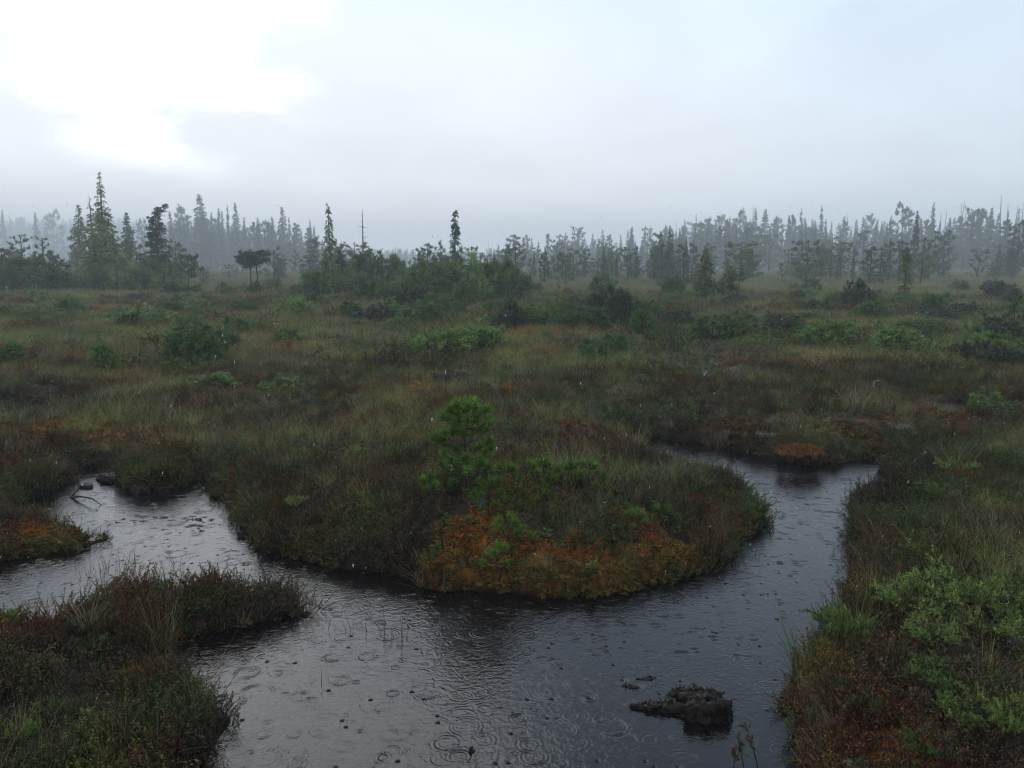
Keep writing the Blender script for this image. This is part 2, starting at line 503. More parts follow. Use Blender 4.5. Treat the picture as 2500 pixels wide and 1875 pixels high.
def pool_front(x, y):
    """1 on the low wet ground round the small far pools"""
    o = np.zeros(x.shape)
    for pg in POOLS:
        c = pg.mean(0); rx = np.ptp(pg[:, 0]) * 0.5 + 0.35; ry = np.ptp(pg[:, 1]) * 0.5 + 0.9
        o = np.maximum(o, 1 - sstep(0.7, 1.25, np.hypot((x - c[0]) / rx, (y - c[1] + 0.5) / ry)))
    return o


def land(px, py, z=None):
    p = on_z(px, py, 0.2)
    for _ in range(6):
        hz = float(height(np.array([p[0]]), np.array([p[1]]))[0])
        p = on_z(px, py, min(max(hz, 0.0), 1.2))
    return p


# coloured moss: ellipses in photo pixels -> metres on the ground   (cx, cy, rx, ry, colour)
ORANGE = (0.25, 0.10, 0.02); RUST = (0.175, 0.068, 0.028); OCHRE = (0.20, 0.135, 0.028); YEL = (0.20, 0.15, 0.05); BROWN = (0.085, 0.04, 0.02)
MOSS_PX = [(1420, 1375, 350, 62, ORANGE), (1150, 1345, 120, 60, ORANGE), (1650, 1340, 130, 60, ORANGE), (1250, 1425, 300, 28, OCHRE), (1640, 1400, 130, 28, OCHRE), (1760, 1225, 95, 62, RUST), (1720, 1175, 45, 18, ORANGE),
           (1560, 1275, 60, 22, RUST), (140, 1045, 110, 32, ORANGE), (270, 1060, 90, 26, RUST), (400, 1062, 60, 22, RUST), (40, 1050, 70, 40, RUST), (105, 1262, 130, 30, ORANGE), (190, 1280, 60, 22, RUST),
           (1016, 942, 46, 17, ORANGE), (1238, 955, 36, 16, ORANGE), (838, 1034, 28, 17, ORANGE), (28, 866, 46, 10, ORANGE), (150, 872, 60, 6, RUST), (322, 895, 24, 12, ORANGE), (640, 935, 30, 6, ORANGE),
           (1955, 1097, 52, 13, ORANGE), (2235, 1000, 36, 16, RUST), (2340, 1022, 26, 14, ORANGE), (1958, 890, 20, 11, ORANGE), (1540, 948, 46, 13, YEL), (2120, 1055, 60, 22, BROWN), (2030, 1045, 30, 24, YEL),
           (1820, 1040, 60, 20, BROWN), (2200, 1780, 100, 70, ORANGE), (2260, 1720, 60, 30, RUST), (2185, 1412, 26, 16, ORANGE), (2440, 1600, 70, 22, RUST), (2280, 1600, 120, 20, RUST), (2180, 1520, 60, 25, RUST),
           (2400, 1830, 80, 40, BROWN), (1200, 1170, 60, 14, ORANGE), (800, 1130, 80, 20, BROWN), (880, 1110, 60, 16, BROWN), (640, 1440, 110, 14, BROWN), (330, 1590, 80, 20, OCHRE), (70, 1610, 60, 25, OCHRE),
           (2360, 1310, 60, 20, RUST), (1580, 905, 60, 6, RUST), (1600, 800, 50, 6, RUST), (1560, 830, 40, 6, YEL), (2000, 1230, 1, 1, RUST), (1330, 860, 40, 5, RUST), (1090, 905, 60, 10, RUST), (1650, 1240, 50, 18, BROWN),
           (720, 1290, 120, 30, BROWN), (520, 960, 40, 8, RUST), (2460, 1490, 30, 12, ORANGE), (80, 960, 40, 10, RUST)]
MOSS = []
for cx, cy, rx, ry, colr in MOSS_PX:
    c = on_z(cx, cy, 0.2); e = on_z(cx + rx, cy, 0.2); n_ = on_z(cx, cy - ry, 0.2); s_ = on_z(cx, cy + ry, 0.2)
    MOSS.append((c[0], 0.5 * (n_[1] + s_[1]), abs(e[0] - c[0]), 0.5 * abs(n_[1] - s_[1]), np.array(colr)))


def moss_at(x, y):
    """strength 0..1 and colour of the moss at these points"""
    w = fbm(x * 3.1, y * 3.1, 51, 3); w2 = fbm(x * 11, y * 11, 57, 2)
    best = np.zeros(x.shape); colr = np.zeros(x.shape + (3,)) + np.array(RUST)
    for cx, cy, rx, ry, c in MOSS:
        q = np.sqrt(((x - cx) / rx) ** 2 + ((y - cy) / ry) ** 2) + (w - 0.5) * 1.1 + (w2 - 0.5) * 0.5
        s = 1 - sstep(0.6, 1.15, q)
        m = s > best
        best = np.where(m, s, best); colr[m] = c
    # scattered rusty patches all over the bog
    s = sstep(0.66, 0.72, fbm(x * 0.85, y * 0.85, 63, 3) * 0.75 + w2 * 0.25) * 0.45
    m = s > best
    best = np.where(m, s, best); colr[m] = np.array(BROWN) * 0.5 + np.array(RUST) * 0.5
    return best, colr


M_GROUND = ground_material()
M_WATER = water_material()


def axis(lo, fine_lo, fine_hi, hi, step, grow):
    a = list(np.arange(fine_lo, fine_hi + step / 2, step))
    s = step
    while a[-1] < hi:
        s *= grow; a.append(a[-1] + s)
    b = []; s = step; v = a[0]
    while v > lo:
        s *= grow; v -= s; b.append(v)
    return np.array(b[::-1] + a)


def build_ground():
    gx = axis(-980, -4.6, 4.6, 980, 0.045, 1.06)
    gy = axis(-6, 1.0, 9.6, 1000, 0.045, 1.026)
    X, Y = np.meshgrid(gx, gy)
    d = shore(X, Y)
    Z = height(X, Y, d)
    m, mc = moss_at(X.ravel(), Y.ravel())
    n = len(gx); r = len(gy)
    x = X.ravel(); y = Y.ravel()
    far = sstep(6, 26, y)[:, None]
    peat = np.array((0.04, 0.03, 0.02)); sedge = np.array((0.085, 0.082, 0.042))
    base = peat * (1 - far) + sedge * far
    base = base * (0.75 + 0.5 * fbm(x * 0.4, y * 0.4, 71, 4))[:, None]
    col = base * (1 - m[:, None]) + mc * 0.8 * m[:, None]
    wet = sstep(0.09, 0.0, d)[:, None]
    col = col * (1 - wet) + np.array((0.012, 0.009, 0.007)) * wet
    q = (np.arange(r - 1)[:, None] * n + np.arange(n - 1)[None]).ravel()
    T = np.stack([q, q + 1, q + n + 1, q + n], -1)
    me = mesh_np('ground', np.stack([x, y, Z.ravel()], -1), T, M_GROUND, col, True)
    o = obj('ground', me); tag(o, 'dark peat and moss ground of the open bog', 'ground', kind='structure')
    return o


build_ground()
wv = np.array([(-14, -1.5, 0), (14, -1.5, 0), (14, 24, 0), (-14, 24, 0)], float)
wo = obj('water', mesh_np('water', wv, np.array([[0, 1, 2, 3]]), M_WATER))
tag(wo, 'dark peaty bog water dimpled by rain rings', 'water', kind='structure')

# ------------------------------------------------------------------ scattered ground cover (uncountable)
PROTO_COL = {}


def scatter(name, label, cat, P, rot, scl, idx, tint, protos):
    col = bpy.data.collections.new('source_' + name)
    for i, me in enumerate(protos):
        o = bpy.data.objects.new('%s_source_%03d' % (name, i), me); col.objects.link(o)
    PROTO_COL[name] = col
    me = bpy.data.meshes.new(name)
    n = len(P)
    me.vertices.add(n); me.vertices.foreach_set('co', np.asarray(P, np.float32).ravel())
    for an, ty, key, dat in (('rot', 'FLOAT_VECTOR', 'vector', rot), ('scl', 'FLOAT_VECTOR', 'vector', scl), ('tint', 'FLOAT_VECTOR', 'vector', tint), ('idx', 'INT', 'value', idx)):
        a = me.attributes.new(an, ty, 'POINT')
        a.data.foreach_set(key, np.ascontiguousarray(dat, np.int32 if ty == 'INT' else np.float32).ravel())
    ob = obj(name, me)
    tag(ob, label, cat, kind='stuff')
    g = bpy.data.node_groups.new('scatter_' + name, 'GeometryNodeTree')
    g.interface.new_socket('Geometry', in_out='INPUT', socket_type='NodeSocketGeometry')
    g.interface.new_socket('Geometry', in_out='OUTPUT', socket_type='NodeSocketGeometry')
    gi = g.nodes.new('NodeGroupInput'); go = g.nodes.new('NodeGroupOutput')
    ci = g.nodes.new('GeometryNodeCollectionInfo'); ci.inputs['Collection'].default_value = col
    ci.inputs['Separate Children'].default_value = True; ci.inputs['Reset Children'].default_value = True
    ip = g.nodes.new('GeometryNodeInstanceOnPoints'); ip.inputs['Pick Instance'].default_value = True

    def na(an, ty):
        q = g.nodes.new('GeometryNodeInputNamedAttribute'); q.data_type = ty; q.inputs[0].default_value = an
        return q.outputs['Attribute']
    e2r = g.nodes.new('FunctionNodeEulerToRotation')
    L = g.links.new
    L(na('rot', 'FLOAT_VECTOR'), e2r.inputs[0]); L(e2r.outputs[0], ip.inputs['Rotation'])
    L(na('scl', 'FLOAT_VECTOR'), ip.inputs['Scale']); L(na('idx', 'INT'), ip.inputs['Instance Index'])
    L(gi.outputs[0], ip.inputs['Points']); L(ci.outputs[0], ip.inputs['Instance']); L(ip.outputs[0], go.inputs[0])
    md = ob.modifiers.new('scatter', 'NODES'); md.node_group = g
    return ob


def blades(rng, n, spread, h, w, lean, base, v=0.3, alt=None, p=0.0, seg=3):
    """n curved tapering grass blades"""
    a = rng.uniform(0, 2 * math.pi, n); r = spread * np.sqrt(rng.random(n))
    P0 = np.stack([r * np.cos(a), r * np.sin(a), np.full(n, -0.03)], -1)
    H = h * rng.uniform(0.5, 1.15, n)
    a2 = a + rng.normal(0, 0.8, n); ln = np.abs(rng.normal(lean, lean * 0.6, n)) * H
    D = np.stack([np.cos(a2), np.sin(a2), np.zeros(n)], -1)
    side = np.stack([-np.sin(a2), np.cos(a2), np.zeros(n)], -1)
    ph = rng.uniform(0, math.pi, n)
    side = side * np.cos(ph)[:, None] + D * np.sin(ph)[:, None]
    Vs = []
    for i in range(seg + 1):
        t = i / seg
        c = P0 + D * (ln * t * t)[:, None] + np.array([0, 0, 1]) * (H * (t - 0.25 * (ln / H) * t * t))[:, None]
        ww = w * (1 - t) ** 0.7 * 0.5
        if i < seg:
            Vs += [c - side * ww, c + side * ww]
        else:
            Vs += [c]
    k = 2 * seg + 1
    V = np.stack(Vs, 1).reshape(-1, 3)
    T = []
    for i in range(seg - 1):
        T += [[2 * i, 2 * i + 1, 2 * i + 3], [2 * i, 2 * i + 3, 2 * i + 2]]
    T += [[2 * seg - 2, 2 * seg - 1, 2 * seg]]
    T = (np.arange(n)[:, None, None] * k + np.array(T)[None]).reshape(-1, 3)
    return V, T, vary(n, k, base, rng, v, alt, p)


rg = np.random.default_rng(11)
SED = (0.175, 0.165, 0.072); STRAW = (0.27, 0.20, 0.10); GREEN = (0.115, 0.175, 0.055)
p_near = [mesh_np('sedge', *(lambda a: (a[0], a[1], M_VEG, a[2]))(blades(rg, 16, 0.05, 0.17 + 0.03 * i, 0.0034, 0.55, SED, 0.35, STRAW, 0.3)), ) for i in range(6)]
p_mid = [mesh_np('sedge', *(lambda a: (a[0], a[1], M_VEG, a[2]))(blades(rg, 34, 0.14, 0.24, 0.0065, 0.5, SED, 0.35, STRAW, 0.3)), ) for i in range(5)]
p_far = [mesh_np('sedge', *(lambda a: (a[0], a[1], M_VEG, a[2]))(blades(rg, 40, 0.40, 0.32, 0.018, 0.5, SED, 0.3, STRAW, 0.25, 2)), ) for i in range(4)]


def heath_mesh(rng, n_st, h, spread, leaf, c_leaf, c_alt, p, nl=9):
    parts = []
    for i in range(n_st):
        a = rng.uniform(0, 6.283); r = spread * math.sqrt(rng.random())
        b = np.array([r * math.cos(a), r * math.sin(a), -0.03]); H = h * rng.uniform(0.5, 1.1)
        e = b + np.array([math.cos(a) * H * rng.uniform(0.1, 0.9), math.sin(a) * H * rng.uniform(0.1, 0.9), H])
        m = (b + e) / 2 + rng.normal(0, H * 0.12, 3)
        V, T = tube([b, m, e], [0.0022, 0.0016, 0.0008], 3)
        parts.append((V, T, (0.045, 0.03, 0.022)))
        t = rng.uniform(0.25, 1.0, nl)[:, None]
        P = np.where(t < 0.5, b + (m - b) * t * 2, m + (e - m) * (t * 2 - 1))
        D = rng.normal(size=(nl, 3)) + np.array([0, 0, 0.7])
        V, T, k = leaves(P, D, leaf * rng.uniform(0.6, 1.3, nl), leaf * 0.42, rng)
        parts.append((V, T, vary(nl, k, c_leaf, rng, 0.35, c_alt, p)))
    return merge(parts)


HB = (0.105, 0.074, 0.046); HG = (0.10, 0.112, 0.04); HR = (0.125, 0.07, 0.044)
p_heath = []
for i in range(6):
    V, T, c = heath_mesh(rg, 15, 0.085 + 0.012 * i, 0.055, 0.0125, (HB, HG, HB)[i % 3], (HG, HB, HR)[i % 3], 0.35, 14)
    p_heath.append(mesh_np('heath', V, T, M_VEG, c))
p_heath_far = []
for i in range(3):
    V, T, c = heath_mesh(rg, 18, 0.26, 0.26, 0.06, (HB, HG, HB)[i % 3], HG, 0.4, 7)
    p_heath_far.append(mesh_np('heath', V, T, M_VEG, c))


def moss_mesh(rng, n, r, h):
    """one cushion of sphagnum: many starry heads packed on a small dome"""
    parts = []
    a = rng.uniform(0, 6.283, n); q = r * np.sqrt(rng.random(n))
    z = h * (1 - (q / r) ** 2) - 0.012
    for i in range(n):
        k = 6
        c = np.array([q[i] * math.cos(a[i]), q[i] * math.sin(a[i]), z[i]])
        b = rng.uniform(0, 6.283) + np.arange(k) * 6.283 / k
        D = np.stack([np.cos(b), np.sin(b), rng.uniform(-0.1, 0.75, k)], -1)
        V, T, kk = leaves(np.repeat(c[None], k, 0), D, 0.013 * rng.uniform(0.7, 1.3, k), 0.007, rng)
        parts.append((V, T, np.repeat(vary(1, 1, (1, 1, 1), rng, 0.5), k * kk, 0)))
    return merge(parts)


p_moss = []
for i in range(6):
    V, T, c = moss_mesh(rg, 16, 0.032, 0.016)
    p_moss.append(mesh_np('moss', V, T, M_VEG, c))


def herb_mesh(rng, n, leaf, h):
    a = rng.uniform(0, 6.283, n)
    P = np.stack([0.006 * np.cos(a), 0.006 * np.sin(a), h * rng.uniform(0.3, 1.0, n)], -1)
    D = np.stack([np.cos(a), np.sin(a), rng.uniform(-0.1, 0.8, n)], -1)
    V, T, k = leaves(P, D, leaf * rng.uniform(0.6, 1.2, n), leaf * 0.5, rng)
    V2, T2 = tube([[0, 0, -0.03], [0, 0, h]], [0.0015, 0.001], 3)
    return merge([(V, T, vary(n, k, (0.075, 0.14, 0.045), rng, 0.3)), (V2, T2, (0.05, 0.05, 0.02))])


p_herb = []
for i in range(4):
    V, T, c = herb_mesh(rg, 9 + 2 * i, 0.032, 0.07)
    p_herb.append(mesh_np('herb', V, T, M_VEG, c))


JUN_PX = [
        (2230, 1500, 210, 1.2, 'low juniper spreading at the back of the right bank thicket'), (2330, 1480, 230, 1.4, 'broadest bright juniper mat on the right bank'), (2450, 1500, 220, 1.3, 'juniper mat ending the bright row inland on the right bank'), (2052, 1560, 130, 1.3, 'juniper sprig leaning out over the water beside the tall rush tuft'),
        (2270, 1570, 140, 0.9, 'small juniper below the bright mat among brown heath'), (2420, 1545, 170, 0.9, 'juniper growing just below the inland end of the bright row'), (2310, 1680, 190, 1.0, 'juniper patch on rusty moss in the middle of the right bank'), (2115, 1745, 90, 0.8, 'little juniper beside the large orange moss patch'),
        (2370, 1770, 180, 0.9, 'juniper spreading beyond the large orange moss patch'), (2470, 1790, 140, 1.1, 'tall juniper clump at the heathy end of the right bank'), (2260, 1840, 120, 0.7, 'low juniper growing in the orange moss'), (2040, 1690, 60, 0.6, 'tiny juniper tuft near the sedge fringe'),
        (210, 1598, 95, 0.7, 'yellow-green juniper patch on the ochre moss of the left bank'), (50, 1825, 75, 0.9, 'pale green sprig on the dark left bank'), (40, 1520, 60, 0.7, 'small green sprig above the ochre moss on the left bank'), (110, 1735, 60, 0.5, 'blue-green low sprig on the bare dark left bank'),
        (2300, 1215, 120, 0.8, 'grey-green low shrub on the right bank beyond the bend'), (2400, 1380, 80, 0.8, 'small dark green shrub in the tall sedge of the right bank'), (2330, 1150, 100, 0.8, 'soft green shrub beyond the narrow side channel'), (860, 1110, 70, 0.7, 'pale green leafy sprig on the inland heath'), (730, 1108, 60, 0.7, 'light green sprig on brown moss near the left pond'),
        (720, 1235, 60, 0.6, 'green leafy sprig above the left pond bank'), (1735, 1165, 60, 0.6, 'bright leafy tuft crowning the rusty moss shoulder'), (1590, 1180, 70, 0.6, 'grey-green leafy patch on the channel side of the point'), (950, 1240, 80, 0.7, 'dull green shrublet on the inland side of the young pine')]


def clearing(x, y):
    """1 where a juniper or seedling spreads and little sedge grows"""
    o = np.zeros(x.shape)
    for px, py, w, hs, lab in JUN_PX:
        q = on_z(px, py, 0.2); r = w / F * q[1] * 0.55
        o = np.maximum(o, 1 - sstep(0.7, 1.3, np.hypot(x - q[0], y - q[1]) / r))
    for px, py, r in ((1138, 1262, 0.25), (1245, 1350, 0.15), (1216, 1396, 0.1), (1330, 1195, 0.2), (1420, 1195, 0.15)):
        q = on_z(px, py, 0.2)
        o = np.maximum(o, 1 - sstep(0.7, 1.3, np.hypot(x - q[0], y - q[1]) / r))
    return np.maximum(o, pool_front(x, y) * 1.1)


def spread(y0, y1, dens, rng):
    area = (y1 - y0) * 2 * (0.72 * y1 + 1.6)
    n = int(area * dens)
    y = rng.uniform(y0, y1, n); x = rng.uniform(-1, 1, n) * (0.72 * y1 + 1.6)
    m = np.abs(x) < 0.72 * y + 1.6
    return x[m], y[m]


def ground_cover():
    rng = np.random.default_rng(5)
    out = {k: [] for k in ('sedge', 'sedge_mid', 'sedge_far', 'heath', 'heath_far', 'moss', 'herb')}

    def add(kind, x, y, d, s, tint, tilt=0.12, sink=0.0, npro=4, zs=None):
        if len(x) == 0: return
        z = height(x, y, d) - sink
        n = len(x)
        rot = np.stack([rng.normal(0, tilt, n), rng.normal(0, tilt, n), rng.uniform(0, 6.283, n)], -1)
        sc = np.repeat(s[:, None], 3, 1)
        if zs is not None: sc[:, 2] *= zs
        out[kind].append((np.stack([x, y, z], -1), rot, sc, rng.integers(0, npro, n), tint))

    def tintn(x, y, n, v=0.2):
        t = 0.8 + 0.45 * fbm(x * 0.55, y * 0.55, 83, 3)
        hue = fbm(x * 0.8 + 40, y * 0.8, 89, 3) - 0.5
        c = np.stack([t * (1 + 0.55 * hue), t * 1.04, t * (1 + 0.1 * hue)], -1)
        return c * (1 + rng.uniform(-v, v, (n, 1)))

    def patchy(x, y, f, amt):
        """plants grow in patches of their own kind: green, rusty, dull brown"""
        na = fbm(x * 2.1 * f + 9, y * 2.1 * f, 121, 3); nb = fbm(x * 3.3 * f, y * 3.3 * f + 5, 127, 3); nc = fbm(x * 5.5 * f, y * 5.5 * f, 131, 2)
        t = np.ones((len(x), 3))
        for w, c in ((sstep(0.53, 0.62, na), (0.88, 1.18, 0.78)), (sstep(0.56, 0.66, nb), (1.3, 0.88, 0.72)), (sstep(0.45, 0.36, na), (0.6, 0.52, 0.55)), (sstep(0.62, 0.72, nc), (1.6, 1.6, 1.2))):
            t = t * (1 + amt * w[:, None] * (np.array(c) - 1))
        return t

    # --- near ground, 1..13 m
    for y0, y1, ds, dh in ((1.2, 6.5, 330, 700), (6.5, 13, 210, 230)):
        x, y = spread(y0, y1, ds, rng); d = shore(x, y); m, _ = moss_at(x, y)
        nn = fbm(x * 1.1, y * 1.1, 91, 4)
        keep = (d > 0.03) & (rng.random(len(x)) < np.clip((nn - 0.33) * 4.2, 0.38, 1) * (1 - 0.68 * m) * (1 - 0.85 * clearing(x, y)) * (0.35 + 0.65 * sstep(0.05, 0.4, d)))
        x, y, d = x[keep], y[keep], d[keep]
        add('sedge', x, y, d, rng.uniform(0.5, 1.1, len(x)) * (0.3 + 0.95 * fbm(x * 0.9, y * 0.9, 93, 2)) * (0.85 if y0 < 5 else 1.0) * (0.55 + 0.45 * sstep(0.1, 0.7, d)), tintn(x, y, len(x), 0.3) * patchy(x, y, 1.0, 0.45), 0.2, 0, 6)
        x, y = spread(y0, y1, dh, rng); d = shore(x, y); m, _ = moss_at(x, y)
        nn = fbm(x * 1.4, y * 1.4, 97, 4)
        edge = np.exp(-((d - 0.1) / 0.22) ** 2)
        keep = (d > 0.01) & (rng.random(len(x)) < np.clip((nn - 0.40) * 4 + 0.9 * edge, 0.3, 1) * (1 - 0.9 * m) * (1 - 0.4 * clearing(x, y)))
        x, y, d = x[keep], y[keep], d[keep]
        e = np.exp(-((d - 0.05) / 0.18) ** 2)[:, None]
        tn = tintn(x, y, len(x), 0.3) * patchy(x, y, 1.0, 1.0)
        add('heath', x, y, d, rng.uniform(0.55, 1.2, len(x)) * (1 - 0.05 * e[:, 0]), tn, 0.45, 0.0, 6)
    # --- moss cushions
    for y0, y1, ds, s0 in ((1.2, 5.8, 1500, 1.25), (5.8, 9.5, 520, 1.6), (9.5, 22, 60, 3.4)):
        x, y = spread(y0, y1, ds, rng); m, mc = moss_at(x, y)
        k = m > 0.12; x, y, m, mc = x[k], y[k], m[k], mc[k]
        d = shore(x, y); k = (d > 0.015) & (rng.random(len(x)) < m); x, y, d, mc = x[k], y[k], d[k], mc[k]
        hue = (fbm(x * 5, y * 5, 101, 2) - 0.5)[:, None]
        val = (0.65 + 0.7 * fbm(x * 7, y * 7, 103, 3))[:, None]
        t = mc * val * (1 + rng.uniform(-0.2, 0.2, (len(x), 1))); t = t * (1 + hue * np.array([[-0.2, 0.9, 0.2]]))
        pick = rng.random((len(x), 1)) + 0.5 * (fbm(x * 9, y * 9, 141, 2) - 0.5)[:, None]
        t = np.where(pick > 0.86, np.array([[0.115, 0.115, 0.032]]), np.where(pick < 0.12, np.array([[0.10, 0.055, 0.03]]), t))
        rim = (1 - sstep(0.05, 0.2, d))[:, None] * 0.7
        t = t * (1 - rim) + np.array([[0.095, 0.085, 0.026]]) * rim
        add('moss', x, y, d, s0 * rng.uniform(0.7, 1.3, len(x)), t, 0.3, 0.0, 6)
    # --- blades and sprigs trailing over the banks
    x, y = spread(1.3, 10, 420, rng); d = shore(x, y)
    k = (d > 0.0) & (d < 0.11) & (rng.random(len(x)) < 0.5 * sstep(0.35, 0.6, fbm(x * 2, y * 2, 151, 2)) + 0.1); x, y, d = x[k], y[k], d[k]
    add('sedge', x, y, d, rng.uniform(0.35, 0.8, len(x)), tintn(x, y, len(x), 0.3) * np.array([[0.9, 0.9, 0.85]]), 0.65, 0, 6)
    # --- broad-leaved bits
    x, y = spread(1.3, 12, 45, rng); d = shore(x, y); nn = fbm(x * 1.6, y * 1.6, 107, 3)
    k = (d > 0.06) & (rng.random(len(x)) < np.clip((nn - 0.46) * 6, 0.02, 1)); x, y, d = x[k], y[k], d[k]
    add('herb', x, y, d, rng.uniform(0.5, 1.15, len(x)), (0.5 + 0.75 * rng.random((len(x), 1))) * np.array([[1, 1, 1.0]]) * (1 + 0.35 * rng.normal(0, 1, (len(x), 1)).clip(-1, 1) * np.array([[0.8, 0, 1.0]])), 0.25, 0, 4)
    # --- 13..34 m
    x, y = spread(13, 36, 62, rng); d = shore(x, y); nn = fbm(x * 0.6, y * 0.6, 91, 4)
    k = (d > 0.04) & (rng.random(len(x)) < np.clip((nn - 0.33) * 4, 0.5, 1) * (1 - 0.85 * clearing(x, y))); x, y, d = x[k], y[k], d[k]
    add('sedge_mid', x, y, d, rng.uniform(0.55, 1.25, len(x)) * (0.35 + 0.65 * sstep(0.2, 1.6, d)), tintn(x, y, len(x), 0.28) * patchy(x, y, 0.35, 0.5), 0.12, 0, 5)
    x, y = spread(12, 42, 12, rng); d = shore(x, y); nn = fbm(x * 0.55, y * 0.55, 97, 4)
    k = (d > 0.1) & (rng.random(len(x)) < np.clip((nn - 0.47) * 6, 0.05, 1)); x, y, d = x[k], y[k], d[k]
    add('heath_far', x, y, d, rng.uniform(0.5, 1.1, len(x)), tintn(x, y, len(x), 0.3) * patchy(x, y, 0.35, 1.0), 0.2, 0, 3)
    # --- 34..170 m
    for y0, y1, ds, s0 in ((36, 70, 13, 1.0), (70, 170, 2.2, 1.9)):
        x, y = spread(y0, y1, ds, rng); d = np.full(len(x), 3.0)
        add('sedge_far', x, y, d, s0 * rng.uniform(0.6, 1.25, len(x)), tintn(x * 0.4, y * 0.4, len(x)), 0.1, 0, 4, 0.9 if s0 < 1.5 else 0.6)
    info = {'sedge': ('sedge_grass', 'fine olive and straw sedge growing over the near bog', 'grass', p_near), 'sedge_mid': ('sedge_meadow', 'olive sedge meadow in the middle distance', 'grass', p_mid),
            'sedge_far': ('distant_grass', 'distant sedge flat below the trees', 'grass', p_far), 'heath': ('heath_cover', 'dark brown and green dwarf heath on the peat banks', 'heath', p_heath),
            'heath_far': ('distant_heath', 'dark dwarf heath between the sedge farther off', 'heath', p_heath_far), 'moss': ('sphagnum_moss', 'orange rust and ochre sphagnum moss cushions', 'moss', p_moss),
            'herb': ('broad_leaf_herbs', 'small bright green leafy herbs among the sedge', 'herbs', p_herb)}
    for k, lst in out.items():
        if not lst: continue
        nm, lb, ct, pr = info[k]
        a = [np.concatenate([q[i] for q in lst]) for i in range(5)]
        print('SCATTER', nm, len(a[0]))
        scatter(nm, lb, ct, *a, pr)


ground_cover()

# ------------------------------------------------------------------ trees
HEM = (0.07, 0.115, 0.05); CED = (0.155, 0.21, 0.06); PIN = (0.085, 0.14, 0.04); GOLD = (0.11, 0.115, 0.03)


def conifer(seed, H=8.0, Rb=1.3, z0=0.05, nb=150, leaf=0.2, droop=0.45, prof=0.8, sparse=0.25, colr=HEM, top='straight', top_open=0.0, dens=22, second=None, stubs=0):
    """slender bog conifer: returns (wood, crown) as (V,T,col)"""
    rng = np.random.default_rng(seed)
    wood, crown = [], []

    def stem(base, h, rb, nbr, r0, zlow, bend):
        t = np.linspace(0, 1, 14)
        wig = np.cumsum(rng.normal(0, 0.012, (14, 2)), 0) * h * 0.35
        P = np.stack([base[0] + wig[:, 0], base[1] + wig[:, 1], base[2] + t * h], -1)
        if bend:
            k = np.clip((t - 0.72) / 0.28, 0, 1)
            P[:, 0] += bend * k ** 2.2; P[:, 2] -= abs(bend) * 0.25 * k ** 3
        V, T = tube(P, r0 * (1 - t) ** 0.85 + 0.008, 7)
        wood.append((V, T, (1, 1, 1)))
        for i in range(nbr):
            u = rng.random() ** 0.85
            tz = zlow + (1 - zlow) * u
            if tz > 1 - 1e-3: continue
            az = rng.uniform(0, 6.283)
            clump = vnoise(np.array([az * 1.3 + seed]), np.array([tz * 9.0]), seed)[0]
            if clump < sparse: continue
            if tz > 0.72 and rng.random() < top_open: continue
            pr = (1 - tz) ** prof * min(1.0, 0.55 + tz * 3.0) + 0.03
            L = rb * pr * rng.uniform(0.55, 1.15)
            b = np.array([np.interp(tz, t, P[:, j]) for j in range(3)])
            dh = np.array([math.cos(az), math.sin(az), 0])
            rise = rng.uniform(-0.1, 0.35); dr = droop * rng.uniform(0.6, 1.4)
            ss = np.linspace(0, 1, 4)
            pb = b + dh * (ss * L)[:, None] + np.array([0, 0, 1]) * ((rise * ss - dr * ss ** 2) * L)[:, None]
            V, T = tube(pb, [0.018 * L + 0.006, 0.012 * L + 0.004, 0.006 * L + .003, 0.003], 3); wood.append((V, T, (1, 1, 1)))
            n = int(5 + L * dens)
            s = rng.uniform(0.12, 1.0, n) ** 0.8
            pp = b + dh * (s * L)[:, None] + np.array([0, 0, 1]) * ((rise * s - dr * s ** 2) * L)[:, None]
            perp = np.array([-math.sin(az), math.cos(az), 0])
            sd = rng.normal(0, 0.75, n)
            D = dh * 0.55 + perp * sd[:, None] + np.array([0, 0, 1]) * rng.normal(-0.45 - droop * 0.4, 0.35, n)[:, None]
            ll = leaf * rng.uniform(0.55, 1.25, n) * (0.5 + 0.5 * min(1, L / (0.5 * rb)))
            V, T, k = leaves(pp + rng.normal(0, 0.02, (n, 3)), D, ll, ll * 0.36, rng)
            crown.append((V, T, vary(n, k, np.array(colr) * rng.uniform(0.75, 1.2), rng, 0.25)))
        for i in range(stubs):
            tz = rng.uniform(0.35, 0.98); az = rng.uniform(0, 6.283); L = rng.uniform(0.1, 0.45) * (1.2 - tz) * h * 0.16
            b = np.array([np.interp(tz, t, P[:, j]) for j in range(3)])
            e = b + np.array([math.cos(az) * L, math.sin(az) * L, rng.uniform(-0.3, 0.3) * L])
            V, T = tube([b, (b + e) / 2 + rng.normal(0, L * .08, 3), e], [0.014, 0.009, 0.004], 3); wood.append((V, T, (1, 1, 1)))
    stem((0, 0, 0), H, Rb, nb, 0.016 * H, z0, {'straight': 0, 'hook': 0.13 * H}.get(top, 0))
    if second:
        for dx_, dy_, hf, rf in second:
            stem((dx_, dy_, 0), H * hf, Rb * rf, int(nb * hf * rf), 0.011 * H, z0, 0)
    return merge(wood), (merge(crown) if crown else None)


